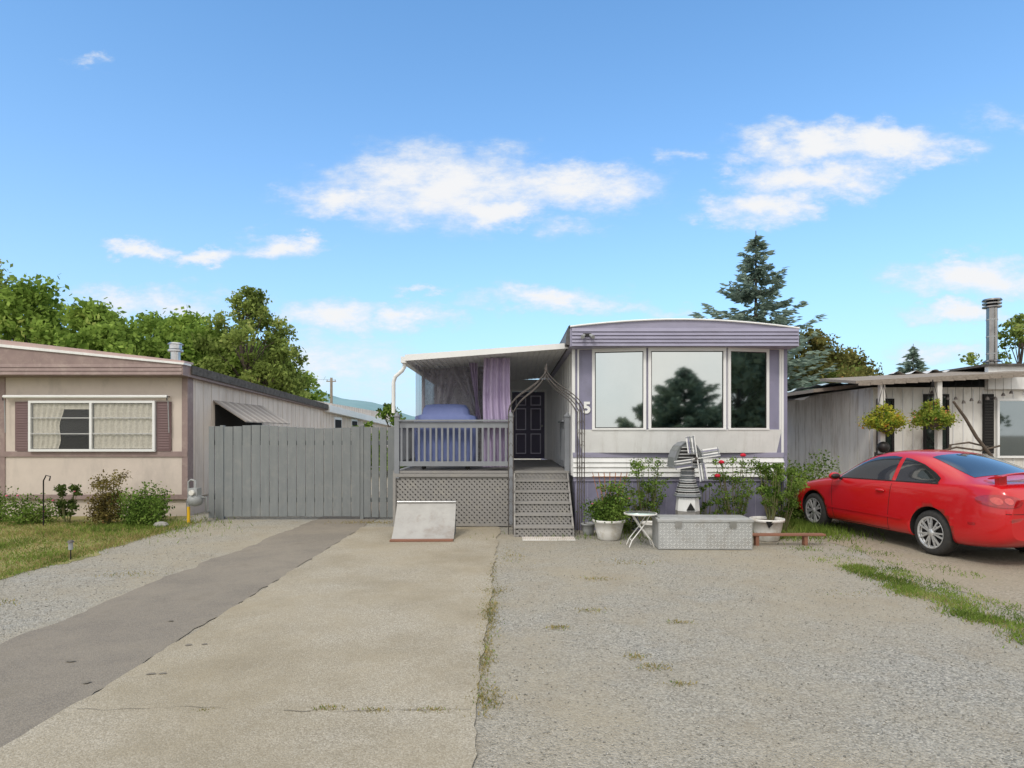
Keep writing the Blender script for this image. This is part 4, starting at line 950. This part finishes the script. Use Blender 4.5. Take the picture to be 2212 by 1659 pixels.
q=MB();q.tube([(-1.9,-.45,.2),(-2.36,-.45,.22)],.03,M_steel,10);part('exhaust_pipe',q,body,local=True)
def wheel():
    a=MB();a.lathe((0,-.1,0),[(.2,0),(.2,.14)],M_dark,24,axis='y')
    t=MB();t.lathe((0,0,0),[(.2,-.1),(.28,-.1),(.312,-.075),(.32,-.04),(.32,.04),(.312,.075),(.285,.1),(.225,.105),(.2,.08)],M_tyre,40,axis='y',cap=False)
    r_=MB();r_.lathe((0,0,0),[(.2,.09),(.222,.107),(.228,.104),(.215,.08),(.19,.06)],M_rim,40,axis='y',cap=False)
    r_.lathe((0,0,0),[(.055,.06),(.055,.095),(.045,.105),(.0,.108)],M_rim,20,axis='y',cap=False)
    r_.lathe((0,0,0),[(.0,.05),(.215,.05)],M_dark,30,axis='y',cap=False)
    for i in range(7):
        an=2*math.pi*i/7
        for d_ in (-.16,.16):
            b0=an+d_*.6;b1=an+d_
            r_.beam((.045*math.cos(b0),.088,.045*math.sin(b0)),(.212*math.cos(b1),.088,.212*math.sin(b1)),.022,.024,M_rim,side=(0,1,0))
        r_.beam((.13*math.cos(an-.12),.086,.13*math.sin(an-.12)),(.13*math.cos(an+.12),.086,.13*math.sin(an+.12)),.012,.02,M_rim,side=(0,1,0))
    return a,t,r_
wm_=None
for x in (1.31,-1.31):
    for sg in (1,-1):
        if wm_ is None:
            a,t,r_=wheel();wo=part('wheel',a,C,local=True);ty=part('tyre',t,wo,local=True);ri=part('rim',r_,wo,local=True);wm_=(wo,ty,ri);objs=wm_
        else:
            wo2=wm_[0].copy();COL.objects.link(wo2);wo2.parent=C
            for s_ in wm_[1:]:
                c_=s_.copy();COL.objects.link(c_);c_.parent=wo2
            objs=(wo2,)
        objs[0].location=(x,sg*.745,.32);objs[0].rotation_euler=(0,R(random.uniform(0,50)),0 if sg>0 else math.pi)

# ---------------------------------------------------------------- world
W=bpy.data.worlds.new("World");scene.world=W;W.use_nodes=True;nt=W.node_tree;N=nt.nodes;L=nt.links
for n in list(N): N.remove(n)
out=N.new('ShaderNodeOutputWorld')
def mth(op,*a,clamp=False):
    n=N.new('ShaderNodeMath');n.operation=op;n.use_clamp=clamp
    for i,v in enumerate(a):
        if isinstance(v,(int,float)): n.inputs[i].default_value=v
        else: L.new(v,n.inputs[i])
    return n.outputs[0]
def vm(op,a,b=None,o=0):
    n=N.new('ShaderNodeVectorMath');n.operation=op
    for i,v in enumerate((a,b)):
        if v is None: continue
        if isinstance(v,tuple): n.inputs[i].default_value=v
        else: L.new(v,n.inputs[i])
    return n.outputs[o]
def mrange(v,a,b,c=0,d=1,smooth=False):
    n=N.new('ShaderNodeMapRange')
    if smooth:n.interpolation_type='SMOOTHSTEP'
    L.new(v,n.inputs[0])
    for i,x in enumerate((a,b,c,d)): n.inputs[i+1].default_value=x
    return n.outputs[0]
SUN_EL,SUN_ROT=R(48),R(205)
sky=N.new('ShaderNodeTexSky');sky.sky_type='NISHITA';sky.sun_disc=False;sky.sun_elevation=SUN_EL;sky.sun_rotation=SUN_ROT;sky.ozone_density=1.5;sky.dust_density=.6;sky.air_density=1.0
tint=vm('MULTIPLY',sky.outputs[0],(.95,1.7,2.1))
bg=N.new('ShaderNodeBackground');bg.inputs[1].default_value=.13;L.new(tint,bg.inputs[0])
tc=N.new('ShaderNodeTexCoord');sx=N.new('ShaderNodeSeparateXYZ');L.new(tc.outputs['Generated'],sx.inputs[0])
X,Y,Z=sx.outputs
yy=mth('MAXIMUM',Y,.03);u=mth('DIVIDE',X,yy);v=mth('DIVIDE',Z,yy)
cb=N.new('ShaderNodeCombineXYZ');L.new(u,cb.inputs[0]);L.new(v,cb.inputs[1]);uv=cb.outputs[0]
uvs=vm('MULTIPLY',uv,(1,2.0,1))
wn=N.new('ShaderNodeTexNoise');wn.inputs['Scale'].default_value=9;wn.inputs['Detail'].default_value=6;wn.inputs['Roughness'].default_value=.65;L.new(uvs,wn.inputs['Vector'])
uvw=vm('ADD',uv,vm('MULTIPLY',vm('SUBTRACT',wn.outputs['Color'],(.5,.5,.5)),(.22,.1,0)))
fn_=N.new('ShaderNodeTexNoise');fn_.inputs['Scale'].default_value=13;fn_.inputs['Detail'].default_value=8;fn_.inputs['Roughness'].default_value=.66;L.new(uvs,fn_.inputs['Vector'])
cl=[(960,405,330,110,1),(1230,405,240,70,.95),(740,440,170,52,.9),(1080,455,135,52,1),
 (1640,450,150,58,.95),(1770,390,205,62,1),(1920,320,220,62,1),(1740,310,200,60,.95),(1600,350,90,28,.6),
 (290,540,115,32,.95),(450,557,105,28,.8),(600,540,130,40,1),(2110,600,240,62,1),(2060,682,180,32,.8),
 (710,680,160,50,.9),(890,675,130,42,.85),(1190,648,220,42,.85),(350,650,270,44,.7),(740,790,240,110,.65),(2180,255,90,34,.45),(200,135,50,16,.35),(910,620,70,14,.5),(1470,335,70,26,.5),(2050,755,170,36,.55),(1210,500,100,38,.45),(1400,665,140,24,.45)]
acc=None
for (px,py,rx,ry_,k) in cl:
    l_=vm('LENGTH',vm('MULTIPLY',vm('SUBTRACT',uvw,((px-1106)/1330,(940-py)/1330,0)),(1330/rx/1.1,1330/ry_/1.1,0)),None,1)
    m_=mth('MULTIPLY_ADD',l_,-k,float(k))
    acc=m_ if acc is None else mth('MAXIMUM',acc,m_)
acc=mth('MAXIMUM',acc,0.0)
dens=mth('MULTIPLY',mrange(mth('ADD',acc,mth('MULTIPLY',mth('SUBTRACT',fn_.outputs['Fac'],.5),1.4)),-.12,.92,0,1,True),mrange(acc,0,.34,0,1,True))
front=mrange(Y,.03,.1)
bn=N.new('ShaderNodeTexNoise');bn.inputs['Scale'].default_value=2.2;bn.inputs['Detail'].default_value=4;L.new(tc.outputs['Generated'],bn.inputs['Vector'])
bk=mth('MAXIMUM',mth('SUBTRACT',1,front),mrange(Z,.66,.82))  # overhead part is unseen cloud added to neutralise the light
back=mth('MULTIPLY',bk,mrange(bn.outputs['Fac'],.35,.55,.75,1))
density=mth('ADD',mth('MULTIPLY',dens,mth('SUBTRACT',1,bk)),back,clamp=True)
cr=N.new('ShaderNodeValToRGB');cr.color_ramp.elements[0].color=(.66,.76,.91,1);cr.color_ramp.elements[1].color=(.94,.95,.97,1);cr.color_ramp.elements[1].position=.9
L.new(dens,cr.inputs[0])
fc=N.new('ShaderNodeBackground');L.new(cr.outputs[0],fc.inputs[0]);fc.inputs[1].default_value=.97
bc=N.new('ShaderNodeBackground');bc.inputs[0].default_value=(1,.975,.93,1);bc.inputs[1].default_value=1.45
mc=N.new('ShaderNodeMixShader');L.new(bk,mc.inputs[0]);L.new(fc.outputs[0],mc.inputs[1]);L.new(bc.outputs[0],mc.inputs[2])
hz_=N.new('ShaderNodeBackground');hz_.inputs[0].default_value=(.65,.76,.91,1);hz_.inputs[1].default_value=1.0
hf=mth('MULTIPLY',mth('POWER',2.718,mth('MULTIPLY',mth('MAXIMUM',Z,0),-4.2)),.97)
m1=N.new('ShaderNodeMixShader');L.new(hf,m1.inputs[0]);L.new(bg.outputs[0],m1.inputs[1]);L.new(hz_.outputs[0],m1.inputs[2])
m2=N.new('ShaderNodeMixShader');L.new(density,m2.inputs[0]);L.new(m1.outputs[0],m2.inputs[1]);L.new(mc.outputs[0],m2.inputs[2])
L.new(m2.outputs[0],out.inputs[0])
try:
    W.cycles.sampling_method='MANUAL';W.cycles.sample_map_resolution=256
except Exception: pass
sl=bpy.data.lights.new('sun','SUN');sl.energy=1.5;sl.angle=R(12);sl.color=(1,.95,.87)
so=bpy.data.objects.new('sun',sl);COL.objects.link(so)
sd=Vector((math.sin(SUN_ROT)*math.cos(SUN_EL),math.cos(SUN_ROT)*math.cos(SUN_EL),math.sin(SUN_EL)))
so.rotation_euler=sd.to_track_quat('Z','Y').to_euler();so.location=(-10,-10,20)
cd=bpy.data.cameras.new('camera');cd.sensor_width=36;cd.lens=21.65;cd.shift_y=.05;cd.clip_end=5000
co_=bpy.data.objects.new('camera',cd);COL.objects.link(co_);co_.location=(0,0,1.7);co_.rotation_euler=(R(90),0,0);scene.camera=co_
scene.view_settings.view_transform='Standard';scene.view_settings.look='None';scene.view_settings.exposure=0
